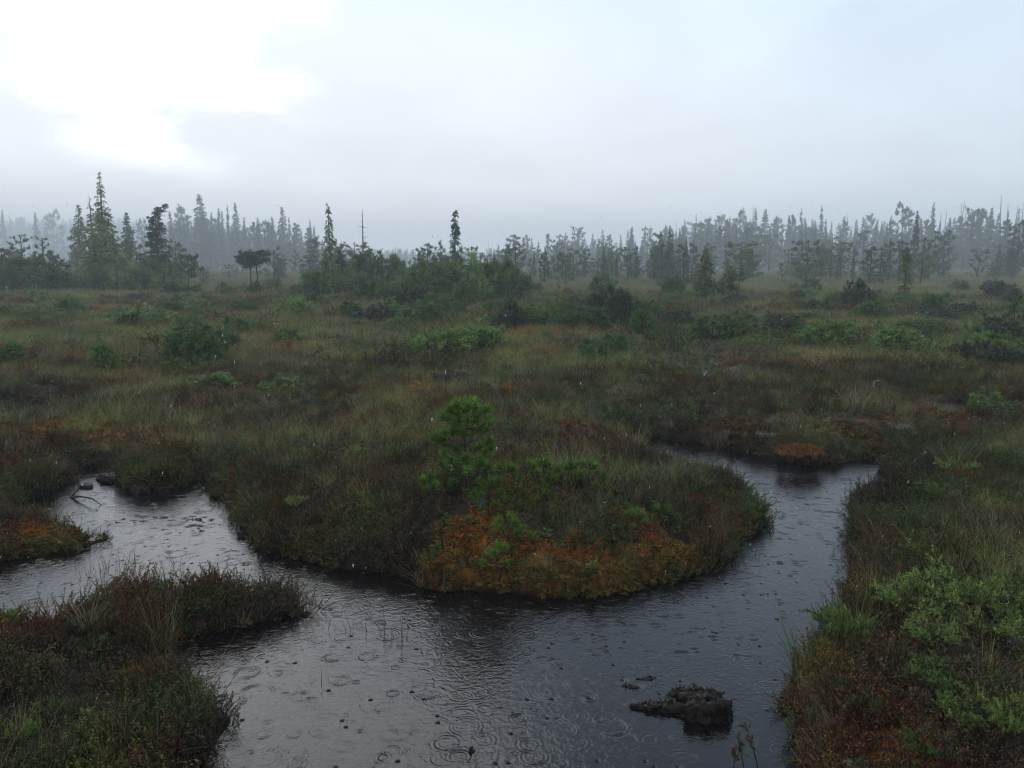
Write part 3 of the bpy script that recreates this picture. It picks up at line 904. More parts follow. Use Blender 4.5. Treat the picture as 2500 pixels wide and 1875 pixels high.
def tufts(rng, pts, axes, n, L, W, colr, v=0.25, spread_=0.8, alt=None, p=0.0):
    m = len(pts)
    P = np.repeat(pts, n, 0); A = np.repeat(norm(axes), n, 0)
    D = A * 0.75 + rng.normal(0, spread_ * 0.6, (m * n, 3))
    ll = L * rng.uniform(0.6, 1.15, m * n)
    V, T, k = leaves(P + A * (rng.uniform(-0.35, 0.15, m * n) * L)[:, None], D, ll, W, rng)
    tone = np.repeat(rng.uniform(0.75, 1.25, m), n)
    c = vary(m * n, 1, colr, rng, v, alt, p) * tone[:, None]
    return V, T, np.repeat(c, k, 0)


def pine(seed, H=5.0, crown_r=1.4, low=0.45, shape='round', n_limb=16, colr=PIN, tuft=0.20, per=22, twist=0.12, trunks=1, sub=5, bare=0.0):
    rng = np.random.default_rng(seed)
    wood, pts, axs = [], [], []
    for k in range(trunks):
        t = np.linspace(0, 1, 9)
        wig = np.cumsum(rng.normal(0, twist * 0.35, (9, 2)), 0) * H * 0.18
        wig -= wig[0]
        off = np.array([0.0, 0.0]) if k == 0 else rng.normal(0, 0.25 * crown_r, 2)
        Hk = H * (1 if k == 0 else rng.uniform(0.8, 0.95))
        P = np.stack([off[0] + wig[:, 0], off[1] + wig[:, 1], t * Hk * 0.93], -1)
        V, T = tube(P, 0.022 * H * (1 - 0.8 * t) + 0.006, 6); wood.append((V, T, (1, 1, 1)))
        for i in range(n_limb):
            tz = low + (1 - low) * ((i + rng.random()) / n_limb)
            az = i * 2.4 + rng.normal(0, 0.4)
            b = np.array([np.interp(tz, t, P[:, j]) for j in range(3)])
            u = (tz - low) / (1 - low)
            if shape == 'umbrella': rr = crown_r * (0.75 + 0.35 * u) * (1.0 if u < 0.8 else 0.55); up = 0.35 + 0.25 * (1 - u)
            elif shape == 'sparse': rr = crown_r * (0.95 - 0.45 * u); up = 0.55
            elif shape == 'cone': rr = crown_r * (1.05 - 0.85 * u); up = 0.25
            else: rr = crown_r * math.sqrt(max(0.12, 1 - (u * 1.15 - 0.35) ** 2)); up = 0.35
            L = rr * rng.uniform(0.7, 1.1)
            e = b + np.array([math.cos(az) * L, math.sin(az) * L, up * L * rng.uniform(0.5, 1.3)])
            m = (b + e) / 2 + np.array([0, 0, -0.08 * L]) + rng.normal(0, 0.06 * L, 3)
            V, T = tube([b, m, e], [0.010 * H * (1.1 - tz) + 0.006, 0.006 * H * (1.1 - tz) + 0.005, 0.004], 4); wood.append((V, T, (1, 1, 1)))
            for j in range(sub):
                s = rng.uniform(0.4, 1.0)
                q = b + (m - b) * min(1, 2 * s) if s < 0.5 else m + (e - m) * (2 * s - 1)
                w = np.array([math.cos(az), math.sin(az), 0.4]) * 0.5 + rng.normal(0, 0.7, 3); w[2] = abs(w[2]) * 0.8 + 0.15
                f = q + norm(w) * rr * rng.uniform(0.14, 0.42)
                V, T = tube([q, (q + f) / 2 + rng.normal(0, 0.02, 3), f], [0.007, 0.005, 0.003], 3); wood.append((V, T, (1, 1, 1)))
                if rng.random() >= bare:
                    pts.append(f); axs.append(w)
                    if rng.random() < 0.7: pts.append((q + f) / 2 + rng.normal(0, 0.03, 3)); axs.append(w + rng.normal(0, .4, 3))
            pts.append(e); axs.append(np.array([math.cos(az), math.sin(az), 0.6]))
        pts.append(P[-1]); axs.append(np.array([0, 0, 1.0]))
    cr = tufts(rng, np.array(pts), np.array(axs), per, tuft, tuft * 0.15, colr, alt=(0.12, 0.12, 0.05), p=0.06)
    return merge(wood), cr


def shrub(seed, w=1.0, h=0.7, n_st=14, colr=PIN, tuft=0.11, per=26, bare=0.1, sub=6, w_needle=0.16):
    """mounded dwarf pine / bush: many crooked stems with tufts at the ends"""
    rng = np.random.default_rng(seed)
    wood, pts, axs = [], [], []
    for i in range(n_st):
        az = rng.uniform(0, 6.283); r = math.sqrt(rng.random()) * w * 0.5
        hh = h * math.sqrt(max(0.06, 1 - (r / (w * 0.55)) ** 2)) * rng.uniform(0.65, 1.08)
        e = np.array([math.cos(az) * r, math.sin(az) * r, hh])
        b = np.array([math.cos(az) * r * 0.25, math.sin(az) * r * 0.25, -0.05])
        m = b * 0.4 + e * 0.6 + np.array([math.cos(az) * .1 * w, math.sin(az) * .1 * w, -0.18 * hh]) + rng.normal(0, 0.05 * w, 3)
        V, T = tube([b, m, e], [0.014 * w + .004, 0.010 * w + .003, 0.004], 4); wood.append((V, T, (1, 1, 1)))
        for j in range(sub):
            s = rng.uniform(0.35, 1.0)
            q = b + (m - b) * min(1, 2 * s) if s < 0.5 else m + (e - m) * (2 * s - 1)
            d = np.array([math.cos(az) * 0.5, math.sin(az) * 0.5, 0.6]) + rng.normal(0, 0.55, 3)
            f = q + norm(d) * w * rng.uniform(0.07, 0.22)
            f[2] = max(f[2], 0.02)
            V, T = tube([q, f], [0.005, 0.003], 3); wood.append((V, T, (1, 1, 1)))
            if rng.random() >= bare:
                pts.append(f); axs.append(d)
        if rng.random() >= bare * 0.5:
            pts.append(e); axs.append(np.array([0.2 * math.cos(az), 0.2 * math.sin(az), 1]))
    cr = tufts(rng, np.array(pts), np.array(axs), per, tuft, tuft * w_needle, colr, alt=(0.13, 0.12, 0.05), p=0.05)
    return merge(wood), cr


def snag(seed, H=10.0, r=0.11, n=10, L0=0.7):
    rng = np.random.default_rng(seed); wood = []
    t = np.linspace(0, 1, 10); wig = np.cumsum(rng.normal(0, 0.008, (10, 2)), 0) * H * 0.4; wig -= wig[0]
    P = np.stack([wig[:, 0], wig[:, 1], t * H], -1)
    V, T = tube(P, r * (1 - t) ** 0.7 + 0.012, 6); wood.append((V, T, (1, 1, 1)))
    tw = []
    for i in range(n):
        tz = rng.uniform(0.3, 0.97); az = rng.uniform(0, 6.283); L = L0 * rng.uniform(0.3, 1.0) * (1.25 - tz)
        b = np.array([np.interp(tz, t, P[:, j]) for j in range(3)])
        e = b + np.array([math.cos(az) * L, math.sin(az) * L, rng.uniform(-0.35, 0.35) * L])
        V, T = tube([b, (b + e) / 2 + rng.normal(0, L * 0.1, 3), e], [0.022, 0.014, 0.006], 3); tw.append((V, T, (1, 1, 1)))
    return merge(wood), merge(tw)


def to_mesh(name, a, mat):
    V, T, c = a
    return mesh_np(name, V, T, mat, c, mat in (M_BARK, M_DEAD, M_TWIG, M_PEAT))


class Kind:
    """a kind of tree: meshes shared by all copies; native height H"""
    def __init__(self, wood, crown, H, wmat=None, names=('trunk', 'crown'), cmat=None):
        self.H = H; self.names = names
        self.w = to_mesh(names[0], wood, wmat or M_BARK)
        self.c = to_mesh(names[1], crown, cmat or M_LEAF) if crown is not None else None

    def put(self, name, label, cat, x, y, z, h, rng, group=None, rotz=None, wide=1.0):
        s = h / self.H
        e = thing(name, label, cat, (x, y, z), rng.uniform(0, 6.283) if rotz is None else rotz, (s * wide, s * wide, s), group)
        if group: e.rotation_euler = (rng.gauss(0, 0.022), rng.gauss(0, 0.022), e.rotation_euler[2])
        obj(self.names[0], self.w, e)
        if self.c is not None:
            co = obj(self.names[1], self.c, e)
            if self.names[1] == 'twigs': co['kind'] = 'stuff'
        return e


rnd = random.Random(3)


def gz(x, y):
    return float(height(np.array([x]), np.array([y]))[0])


def place(kind, name, label, cat, px, top, Y=None, base=None, group=None, rotz=None, wide=1.0, sink=0.05):
    if Y is None:
        p = land(px, base); Y = p[1]
    q = at_depth(px, top, Y)
    z = gz(q[0], Y)
    return kind.put(name, label, cat, q[0], Y, z - sink, q[2] - z + sink, rnd, group, rotz, wide)


# --- the named trees of the middle distance -------------------------------------------------
k = Kind(*conifer(101, 8.2, 1.75, 0.05, 340, 0.26, 0.5, 1.15, 0.22, CED, top_open=0.45, dens=24, second=[(-1.0, 0.3, 0.80, 0.75), (0.9, -0.4, 0.55, 0.9), (-0.4, -0.5, 0.45, 1.1), (1.6, 0.3, 0.36, 0.9)]), 8.2)
place(k, 'cedar_tree', 'tallest cedar with two ragged tops and broad yellow-green skirts', 'tree', 243, 419, Y=52, rotz=0)
k = Kind(*conifer(102, 6.0, 0.95, 0.06, 300, 0.2, 0.15, 0.45, 0.12, (0.055, 0.085, 0.038), top='hook', dens=26), 6.0)
place(k, 'hemlock_tree', 'dark dense conifer whose bare top hooks over to one side', 'tree', 374, 489, Y=52, rotz=0)
k = Kind(*conifer(103, 6.0, 0.85, 0.04, 190, 0.26, 0.95, 0.9, 0.28, CED, top_open=0.1, dens=26, second=[(0.55, 0.1, 0.5, 1.2), (-0.1, 0.4, 0.42, 1.0)], stubs=8), 6.0)
place(k, 'cedar_tree', 'slim drooping cedar with long hanging arms at its thin top', 'tree', 803, 494, Y=50, rotz=0.4)
k = Kind(*conifer(104, 7.0, 0.55, 0.05, 260, 0.19, 0.55, 0.35, 0.2, (0.085, 0.145, 0.06), dens=30, second=[(0.2, 0.2, 0.4, 1.5)]), 7.0)
place(k, 'spruce_tree', 'narrow green spire standing alone over the central shrub thicket', 'tree', 1107, 511, Y=48, rotz=1.0)
k = Kind(*snag(105, 6.0, 0.07, 16, 0.9), 6.0, M_DEAD, ('trunk', 'twigs'))
k.c.materials[0] = M_DEAD
place(k, 'dead_tree', 'thin bare dead tree rising from the pointed cedar bush', 'dead tree', 883, 512, Y=47)
k = Kind(*conifer(106, 3.4, 1.3, 0.02, 240, 0.24, 0.6, 0.75, 0.15, CED, dens=26, second=[(0.8, 0, 0.6, 0.9), (-0.5, 0.3, 0.7, 0.7)]), 3.4)
place(k, 'cedar_bush', 'pointed yellow-green cedar bush at the foot of the bare dead tree', 'bush', 899, 605, Y=46, rotz=0)
k = Kind(*pine(107, 2.7, 0.85, 0.35, 'round', 22, PIN, 0.17, 30, sub=6), 2.7)
place(k, 'pine_tree', 'small round-headed pine with open dark trunk below', 'tree', 456, 622, Y=49)
k = Kind(*pine(108, 3.2, 1.0, 0.62, 'umbrella', 18, (0.036, 0.066, 0.026), 0.18, 28, trunks=2, sub=6, twist=0.08), 3.2)
place(k, 'pine_tree', 'umbrella-shaped pine on two bare slender trunks', 'tree', 626, 610, Y=50, wide=1.25)
k = Kind(*pine(109, 4.0, 1.15, 0.35, 'sparse', 16, PIN, 0.17, 20, sub=4, bare=0.25), 4.0)
place(k, 'pine_tree', 'open upswept pine with bare lower limbs above the dark scrub', 'tree', 49, 571, Y=56)
k = Kind(*pine(110, 4.0, 0.8, 0.4, 'sparse', 14, PIN, 0.17, 20, sub=4, bare=0.25), 4.0)
place(k, 'pine_tree', 'thin open pine beside the upswept pine with bare limbs', 'tree', 104, 575, Y=57)
k = Kind(*pine(111, 3.2, 0.8, 0.3, 'round', 16, PIN, 0.17, 24), 3.2)
place(k, 'pine_tree', 'short bushy pine at the foot of the twin-topped cedar', 'tree', 136, 624, Y=50)
place(k, 'pine_tree', 'dark pine poking out of the scrub at the thicket end', 'tree', 2, 605, Y=50)
k = Kind(*snag(112, 3.0, 0.05, 18, 0.8), 3.0, M_DEAD, ('trunk', 'twigs')); k.c.materials[0] = M_DEAD
place(k, 'dead_tree', 'short twiggy dead tree beside the slim drooping cedar', 'dead tree', 755, 632, Y=52)
place(k, 'dead_tree', 'stunted grey dead sapling under the slim drooping cedar', 'dead tree', 788, 640, Y=51)
e = place(k, 'dead_tree', 'leaning grey dead trunk behind the hooked dark conifer', 'dead tree', 290, 548, Y=75); e.rotation_euler = (0, 0.28, 0)
k = Kind(*conifer(113, 4.2, 1.0, 0.03, 210, 0.22, 0.7, 0.8, 0.2, (0.115, 0.13, 0.045), dens=26, second=[(1.3, 0.2, 0.7, 1.1), (0.7, -.4, .45, 1.2)]), 4.2)
place(k, 'cedar_bush', 'bronze and green twin-peaked cedar bush on the open flat', 'bush', 1722, 606, Y=37, rotz=0, wide=1.5)
k = Kind(*conifer(114, 3.6, 0.42, 0.08, 130, 0.2, 0.5, 0.3, 0.2, (0.09, 0.13, 0.04), top='straight', dens=30, stubs=10), 3.6)
place(k, 'cedar_tree', 'thin mossy cedar sapling with one long side arm', 'tree', 2216, 603, Y=36)
k = Kind(*pine(115, 1.4, 0.26, 0.7, 'round', 7, PIN, 0.12, 24, sub=3), 1.4)
place(k, 'pine_sapling', 'tiny lollipop pine beside the twin-peaked cedar bush', 'sapling', 1805, 662, Y=37)
place(k, 'pine_sapling', 'stub of a pine sapling near the lollipop pine', 'sapling', 1837, 708, Y=36)
k = Kind(*pine(116, 1.6, 0.42, 0.4, 'sparse', 10, (0.05, 0.085, 0.03), 0.12, 24, sub=4), 1.6)
place(k, 'pine_sapling', 'dark-stemmed young pine at the open edge of the flat', 'sapling', 2483, 726, base=800)
k = Kind(*pine(117, 0.9, 0.16, 0.25, 'round', 7, (0.20, 0.10, 0.015), 0.09, 20, sub=3), 0.9)
place(k, 'dying_sapling', 'small orange-yellow dying sapling out on the sedge flat', 'sapling', 1929, 712, base=748)

# --- background trees: prototypes ------------------------------------------------------------
SPIRES = [Kind(*conifer(200 + i, 10.0, 1.5 + 0.2 * (i % 3), 0.03, 260, 0.42, 0.4 + 0.1 * (i % 3), 0.9 + 0.2 * (i % 2), 0.2, (HEM, HEM, CED)[i % 3], dens=12, top_open=0.2 * (i % 2), stubs=4), 10.0) for i in range(8)]
BROAD = [Kind(*pine(220 + i, 10.0, 2.4, (0.12, 0.1, 0.3, 0.15)[i % 4], ('round', 'cone', 'umbrella', 'round')[i % 4], 26, HEM, 0.46, 18, sub=8, twist=0.09), 10.0) for i in range(6)]
SCRUB = [Kind(*pine(240 + i, 4.0, 1.3, 0.06, ('round', 'cone', 'sparse')[i % 3], 16, (PIN, HEM, PIN)[i % 3], 0.28, 14, sub=5), 4.0) for i in range(6)]
SNAGS = [Kind(*snag(260 + i, 10.0, 0.12, 9 + 3 * i, 0.9), 10.0, M_DEAD, ('trunk', 'twigs')) for i in range(4)]
for q in SNAGS: q.c.materials[0] = M_DEAD
BUSH = [Kind(*shrub(280 + i, 1.3, 0.8, 20, ((0.085, 0.15, 0.04), (0.07, 0.078, 0.045), (0.14, 0.225, 0.055))[i % 3], 0.155, 30, 0.06 + 0.14 * (i % 3), 7), 0.85, names=('stems', 'foliage')) for i in range(7)]

WHERE = [(330, 'behind the twin-topped cedar', 'left wood'), (560, 'behind the hooked dark conifer', 'hooked conifer wood'), (860, 'behind the umbrella pine', 'umbrella pine wood'), (1400, 'beyond the lone green spire', 'gap wood'),
         (1900, 'behind the twin-peaked cedar bush', 'cedar bush wood'), (2260, 'behind the thin mossy cedar sapling', 'mossy sapling wood'), (9999, 'with many dead poles on the rise', 'pole wood')]
WHAT = {'s': ('conifer_tree', 'slender hazy spire conifer in the wood %s', 'tree', 'spire conifers of the %s'), 'b': ('forest_pine', 'broad-topped hazy pine in the wood %s', 'tree', 'broad pines of the %s'),
        'n': ('dead_tree', 'bare grey dead pole in the wood %s', 'dead tree', 'dead poles of the %s'), 'u': ('scrub_pine', 'short scrubby pine before the wood %s', 'tree', 'scrub pines before the %s')}


def region(kd, px):
    for lim, a, b in WHERE:
        if px < lim:
            nm, lb, ct, gr = WHAT[kd]
            return nm, lb % a, ct, gr % b


def forest(px, top, Y, kd, wide=1.0):
    kinds = {'s': SPIRES, 'b': BROAD, 'n': SNAGS, 'u': SCRUB}[kd]
    nm, lb, ct, gr = region(kd, px)
    if Y >= 95 and kd != 'u':
        Y *= 2.2 if px < 860 else 1.75
        top -= 10
    return place(rnd.choice(kinds), nm, lb, ct, px, top, Y=Y, group=gr, wide=wide)


for px, top, Y, kd, *w in [
        (181, 498, 80, 's', 1.2), (305, 518, 92, 's', 1.3), (447, 512, 105, 'b', .6), (484, 484, 100, 's', 1.3), (532, 518, 105, 's', .7), (541, 525, 106, 's', .7), (559, 508, 110, 's', .6), (571, 504, 112, 's', .8), (594, 540, 112, 's', .7),
        (515, 545, 115, 'b', .7), (617, 548, 104, 'b', .8), (645, 548, 100, 'b', .9), (683, 514, 108, 's', 1.1), (706, 540, 110, 's', .8), (722, 550, 104, 'b', .8), (757, 545, 108, 's', .5), (750, 560, 100, 'b', .8), (415, 525, 110, 's', .8), (390, 528, 112, 's', 1),
        (430, 555, 98, 'b', .7), (760, 580, 92, 'b', .8), (84, 528, 170, 's', .9), (4, 522, 190, 's', .8), (122, 525, 190, 'b', .7), (18, 530, 200, 'n'), (345, 545, 110, 'b', .5),
        (1284, 586, 125, 'b', .6), (1341, 576, 130, 'b', .6), (1374, 582, 135, 'b', .8), (1410, 564, 135, 'b', .8), (1473, 570, 120, 's', 1), (1490, 580, 130, 'b', .8), (1545, 564, 140, 's', .8), (1584, 563, 140, 'b', .6), (1614, 564, 78, 's', 1.0), (1635, 550, 76, 's', 1.2), (1675, 576, 85, 's', .7),
        (1652, 552, 150, 'n'), (1671, 546, 150, 's', .7), (1697, 531, 150, 's', .5), (1710, 550, 150, 's', .9), (1728, 540, 150, 'b', .6), (1760, 534, 150, 'b', .6), (1808, 520, 140, 'b', .6), (1843, 516, 145, 's', .8), (1841, 508, 150, 'n'), (1876, 520, 140, 's', 1.4), (1900, 540, 140, 'b', .7),
        (1928, 534, 140, 's', 1), (1938, 530, 140, 'b', .6), (1960, 518, 145, 's', .9), (1988, 545, 140, 's', 1), (2003, 510, 140, 's', .8), (2035, 548, 140, 's', .6), (2070, 530, 150, 'n'), (2060, 552, 130, 'b', .7), (2094, 546, 135, 's', .8), (2108, 540, 135, 's', .9), (2125, 532, 150, 'b', .45), (2155, 550, 130, 's', .8), (2178, 536, 130, 's', .8),
        (2206, 511, 110, 'b', .75), (2225, 514, 130, 'n'), (2239, 514, 88, 's', .7), (2279, 503, 110, 's', .8), (2262, 540, 120, 'b', .6), (2298, 526, 130, 'n'), (2308, 518, 130, 'n'), (2345, 498, 125, 'n'), (2352, 505, 130, 'n'), (2358, 522, 125, 'n'), (2373, 518, 105, 'b', .7), (2398, 520, 108, 'b', .7), (2420, 516, 110, 's', .9),
        (2450, 484, 115, 'n'), (2463, 502, 120, 'n'), (2479, 510, 115, 'n'), (2494, 506, 115, 'n'), (2455, 540, 95, 'b', .9), (2440, 530, 110, 's', .8), (2466, 522, 105, 's', .6), (2490, 540, 90, 'b', .8), (2310, 562, 88, 'b', .9), (2270, 580, 80, 'b', .8),
        (1304, 612, 80, 's', .7), (1330, 626, 78, 'u', .7), (1272, 630, 75, 'n'), (1215, 600, 140, 'n'), (1195, 600, 150, 'n'), (1475, 600, 70, 's', 1.1), (1535, 620, 68, 'u'), (1556, 600, 72, 's', .9), (1505, 620, 74, 's', .8), (1598, 622, 70, 'u', .7), (1912, 640, 60, 'u', .6), (1960, 640, 62, 'u', .6), (2050, 590, 72, 's', .6), (2086, 600, 74, 's', .6), (2177, 580, 70, 's', .6),
        (2205, 590, 90, 's', .6), (2120, 640, 62, 'u'), (1775, 630, 66, 'u', .6)]:
    forest(px, top, Y, kd, *w)

# fill behind them, following the outline of the wood
ENV_X = [0, 170, 400, 480, 600, 700, 780, 860, 960, 1100, 1180, 1290, 1420, 1560, 1650, 1780, 1900, 2050, 2200, 2350, 2520]
ENV_Y = [560, 560, 562, 545, 552, 560, 575, 612, 616, 624, 618, 606, 586, 578, 562, 544, 542, 556, 550, 540, 534]


def env(px):
    return float(np.interp(px, ENV_X, ENV_Y))


for i in range(285):
    px = rnd.uniform(1180, 2530) if rnd.random() < 0.74 else rnd.uniform(380, 790)
    Y = rnd.uniform(95, 180) if px > 1000 else rnd.uniform(95, 135)
    e0 = env(px)
    top = e0 + abs(rnd.gauss(0, 12)) + rnd.uniform(-22, 22)
    kd = rnd.choices('sbn', (6.4, 1.9, 1.5))[0]
    if kd == 'b': top += 14
    forest(px, min(top, 640), Y, kd, rnd.uniform(0.7, 1.15))
for i in range(120):                                   # taller scrub filling the foot of the wood
    px = rnd.uniform(1180, 2530) if rnd.random() < 0.72 else rnd.uniform(330, 800)
    Y = rnd.uniform(130, 230) if px > 1000 else rnd.uniform(190, 260)
    h = rnd.uniform(3.0, 8.0); x = at_depth(px, 650, Y)[0]; z = gz(x, Y)
    nm, lb, ct, gr = region('u', px)
    rnd.choice(SCRUB).put(nm, lb.replace('short scrubby', 'tall bushy'), ct, x, Y, z - 0.05, h, rnd, gr.replace('scrub', 'bushy'), wide=rnd.uniform(0.9, 1.4))
for i in range(26):                                    # single cedars and pines between the flat and the wood
    px = rnd.uniform(1180, 2520); Y = rnd.uniform(70, 94); h = rnd.uniform(1.6, 4.0)
    x = at_depth(px, 650, Y)[0]; z = gz(x, Y)
    sp = rnd.random() < 0.6
    nm, lb, ct, gr = region('s' if sp else 'b', px)
    (rnd.choice(SPIRES) if sp else rnd.choice(SCRUB)).put('cedar_tree' if sp else 'pine_tree', ('small green spire conifer standing clear of the wood ' if sp else 'small round pine standing clear of the wood ') + lb.split(' wood ')[1], 'tree', x, Y, z - .05, h, rnd,
        ('small spires before ' if sp else 'small pines before ') + gr.split(' of the ')[1], wide=rnd.uniform(0.8, 1.2))
for i in range(150):                                   # low scrub in front of the wood
    px = rnd.uniform(-20, 2520)
    Y = rnd.uniform(56, 105)
    if 1050 < px < 2500 and Y < 64 and rnd.random() < .5: Y += 20
    h = rnd.uniform(1.3, 3.6)
    x = at_depth(px, 650, Y)[0]; z = gz(x, Y)
    nm, lb, ct, gr = region('u', px)
    rnd.choice(SCRUB).put(nm, lb, ct, x, Y, z - 0.05, h, rnd, gr, wide=rnd.uniform(0.8, 1.3))

# --- far forest on the hills: one mass, nobody could count it ---------------------------------
def far_forest():
    rng = np.random.default_rng(77)
    protos = []
    for kd in (SPIRES[0], SPIRES[1], SPIRES[3], BROAD[0], BROAD[1], SNAGS[0]):
        V1 = np.empty(len(kd.w.vertices) * 3, np.float32); kd.w.vertices.foreach_get('co', V1)
        T1 = np.empty(len(kd.w.loops), np.int32); kd.w.loops.foreach_get('vertex_index', T1)
        V2 = np.empty(len(kd.c.vertices) * 3, np.float32); kd.c.vertices.foreach_get('co', V2)
        T2 = np.empty(len(kd.c.loops), np.int32); kd.c.loops.foreach_get('vertex_index', T2)
        cc = (0.2, 0.19, 0.18) if kd is SNAGS[0] else (0.055, 0.09, 0.045)
        V, T, c = merge([(V1.reshape(-1, 3), T1.reshape(-1, 3), (0.06, 0.055, 0.05)), (V2.reshape(-1, 3), T2.reshape(-1, 3), cc)])
        protos.append(mesh_np('forest_tree', V, T, M_FAR, c))
    n = 4600
    y = 400 + 520 * rng.random(n) ** 0.8; x = rng.uniform(-0.72, 0.72, n) * y
    k = ~((x > -40) & (x < 15) & (y < 300) & (rng.random(n) < 0.7))
    x, y = x[k], y[k]; n = len(x)
    z = height(x, y, np.full(n, 3.0))
    s = rng.uniform(0.55, 1.05, n)
    sc = np.stack([s * rng.uniform(0.8, 1.3, n), s * rng.uniform(0.8, 1.3, n), s], -1)
    rot = np.stack([np.zeros(n), np.zeros(n), rng.uniform(0, 6.28, n)], -1)
    idx = rng.choice(6, n, p=[.24, .22, .2, .13, .13, .08])
    scatter('far_forest', 'hazy mass of distant forest on the low hills', 'forest', np.stack([x, y, z], -1), rot, sc, idx, np.ones((n, 3)) * rng.uniform(.8, 1.2, (n, 1)), protos)


far_forest()

# ------------------------------------------------------------------ shrubs of the middle distance
# (px centre, top, base, width px, bush kind, name, label, group)
G_S = ('low green pine shrub scattered over the sedge flat', 'pine shrubs on the sedge flat')
G_T = ('dark shrub of the tangled thicket under the middle-distance trees', 'shrubs of the thicket')
LOOK = ('dark green', 'grey-brown twiggy', 'bright green')
PLACE = [(330, 'before the twin-topped cedar'), (560, 'before the hooked dark conifer'), (860, 'before the umbrella pine'), (1250, 'before the lone green spire'), (1650, 'between the spire and the twin-peaked cedar bush'), (2050, 'before the twin-peaked cedar bush'), (9999, 'round the thin mossy cedar sapling')]


def shrub_label(kd, px, what, where):
    pl = next(b for a, b in PLACE if px < a)
    return '%s %s %s %s' % (LOOK[kd % 3], what, where, pl), '%s %s %s' % (LOOK[kd % 3], what, pl)


SH = [(910, 745, 797, 86, 1, 'dark dead-twigged shrub before the central thicket'), (1066, 722, 777, 96, 0, 'dense green mounded pine shrub before the central thicket'), (1256, 735, 815, 52, 1, 'ragged twiggy shrub with a pale dead stem, beside the two-headed shrub'),
      (1350, 716, 802, 60, 2, 'two-headed pine shrub with a round green top tuft'), (1488, 704, 802, 90, 4, 'large spreading pine shrub with bare dead twigs on top'), (1400, 745, 800, 50, 0, None), (1580, 731, 778, 62, 3, None),
      (1082, 824, 860, 62, 2, 'bright green low pine shrub alone on the sedge before the thicket'), (1447, 828, 880, 60, 0, 'dark green shrub beside the small far pools'), (1380, 822, 850, 50, 1, None), (2100, 686, 757, 60, 1, 'shrub on a pale forked trunk below the forest'),
      (2280, 714, 762, 56, 3, None), (2345, 747, 778, 44, 0, None), (1862, 816, 842, 56, 2, None), (2230, 800, 835, 60, 4, None), (112, 730, 765, 70, 2, 'yellow-green pine shrub before the twin-topped cedar'), (180, 752, 768, 60, 2, None),
      (260, 832, 900, 66, 5, 'bright green bushy pine on the sedge beside an orange moss patch'), (700, 800, 850, 56, 3, 'crooked little pine leaning over the open sedge'), (2420, 950, 1000, 80, 2, 'bright green shrub beside the small far-right pool'), (2395, 770, 815, 60, 2, None),
      (505, 905, 945, 120, 5, 'long low green pine mat with brown heath around it'), (700, 915, 945, 90, 2, 'spreading pale green shrub beside the long pine mat'), (1100, 900, 935, 90, 4, 'low shrub mat between two orange moss patches'), (1210, 738, 770, 60, 0, None), (990, 700, 770, 80, 4, None),
      (2010, 785, 815, 96, 1, 'wide dark brown heath mound on the far flat'), (2090, 812, 835, 56, 1, None), (1140, 690, 745, 60, 0, None), (2470, 740, 765, 50, 0, None), (1985, 760, 785, 70, 3, None), (1720, 770, 790, 60, 5, None), (1800, 765, 790, 80, 3, None), (2440, 800, 830, 70, 2, None), (590, 735, 765, 60, 0, None), (500, 738, 768, 60, 2, None)]
for px, top, base, wpx, kd, lab in SH:
    p = land(px, base); Y = p[1]
    hh = at_depth(px, top, Y)[2] - p[2]; ww = 1.25 * wpx / F * Y
    k = BUSH[kd]
    s = hh / 0.85
    lb, gr = (lab, None) if lab else shrub_label(kd, px, 'low shrub', 'on the flat')
    e = thing('heath_mound' if lab and 'heath mound' in lab else 'pine_shrub', lb, 'shrub', (p[0], Y, p[2] - 0.04), rnd.uniform(0, 6.28), (ww / 1.3, ww / 1.3, s * 1.05), gr)
    obj('stems', k.w, e); obj('foliage', k.c, e)
for i in range(112):                                    # the thicket along the foot of the trees
    q = rnd.random()
    if q < 0.28: px, Y = rnd.uniform(-20, 420), rnd.uniform(44, 56)
    elif q < 0.68: px, Y = rnd.uniform(830, 1230), rnd.uniform(32, 48)
    elif q < 0.8: px, Y = rnd.uniform(400, 820), rnd.uniform(38, 54)
    else: px, Y = rnd.uniform(1200, 2500), rnd.uniform(34, 60)
    x = at_depth(px, 650, Y)[0]; z = gz(x, Y); kk = rnd.randrange(7); k = BUSH[kk]
    h = rnd.uniform(0.35, 0.9) if 430 < px < 790 else rnd.uniform(0.7, 2.0) if px < 1230 else rnd.uniform(0.4, 1.1)
    w = h * rnd.uniform(0.9, 1.7)
    lb, gr = shrub_label(kk, px, 'thicket shrub', 'under the trees')
    e = thing('thicket_shrub', lb, 'shrub', (x, Y, z - 0.05), rnd.uniform(0, 6.28), (w / 1.3, w / 1.3, h / 0.85), gr)
    obj('stems', k.w, e); obj('foliage', k.c, e)
for i in range(110):                                    # little shrubs dotted over the flat
    Y = 13 + 24 * rnd.random() ** 1.3; px = rnd.uniform(-20, 2520)
    x = at_depth(px, 650, Y)[0]
    if float(shore(np.array([x]), np.array([Y]))[0]) < 0.4: continue
    z = gz(x, Y); kk = rnd.randrange(7); k = BUSH[kk]; h = rnd.uniform(0.2, 0.6); w = h * rnd.uniform(1.1, 2.4)
    lb, gr = shrub_label(kk, px, 'low shrub', 'on the flat')
    e = thing('pine_shrub', lb, 'shrub', (x, Y, z - 0.03), rnd.uniform(0, 6.28), (w / 1.3, w / 1.3, h / 0.85), gr)
    obj('stems', k.w, e); obj('foliage', k.c, e)

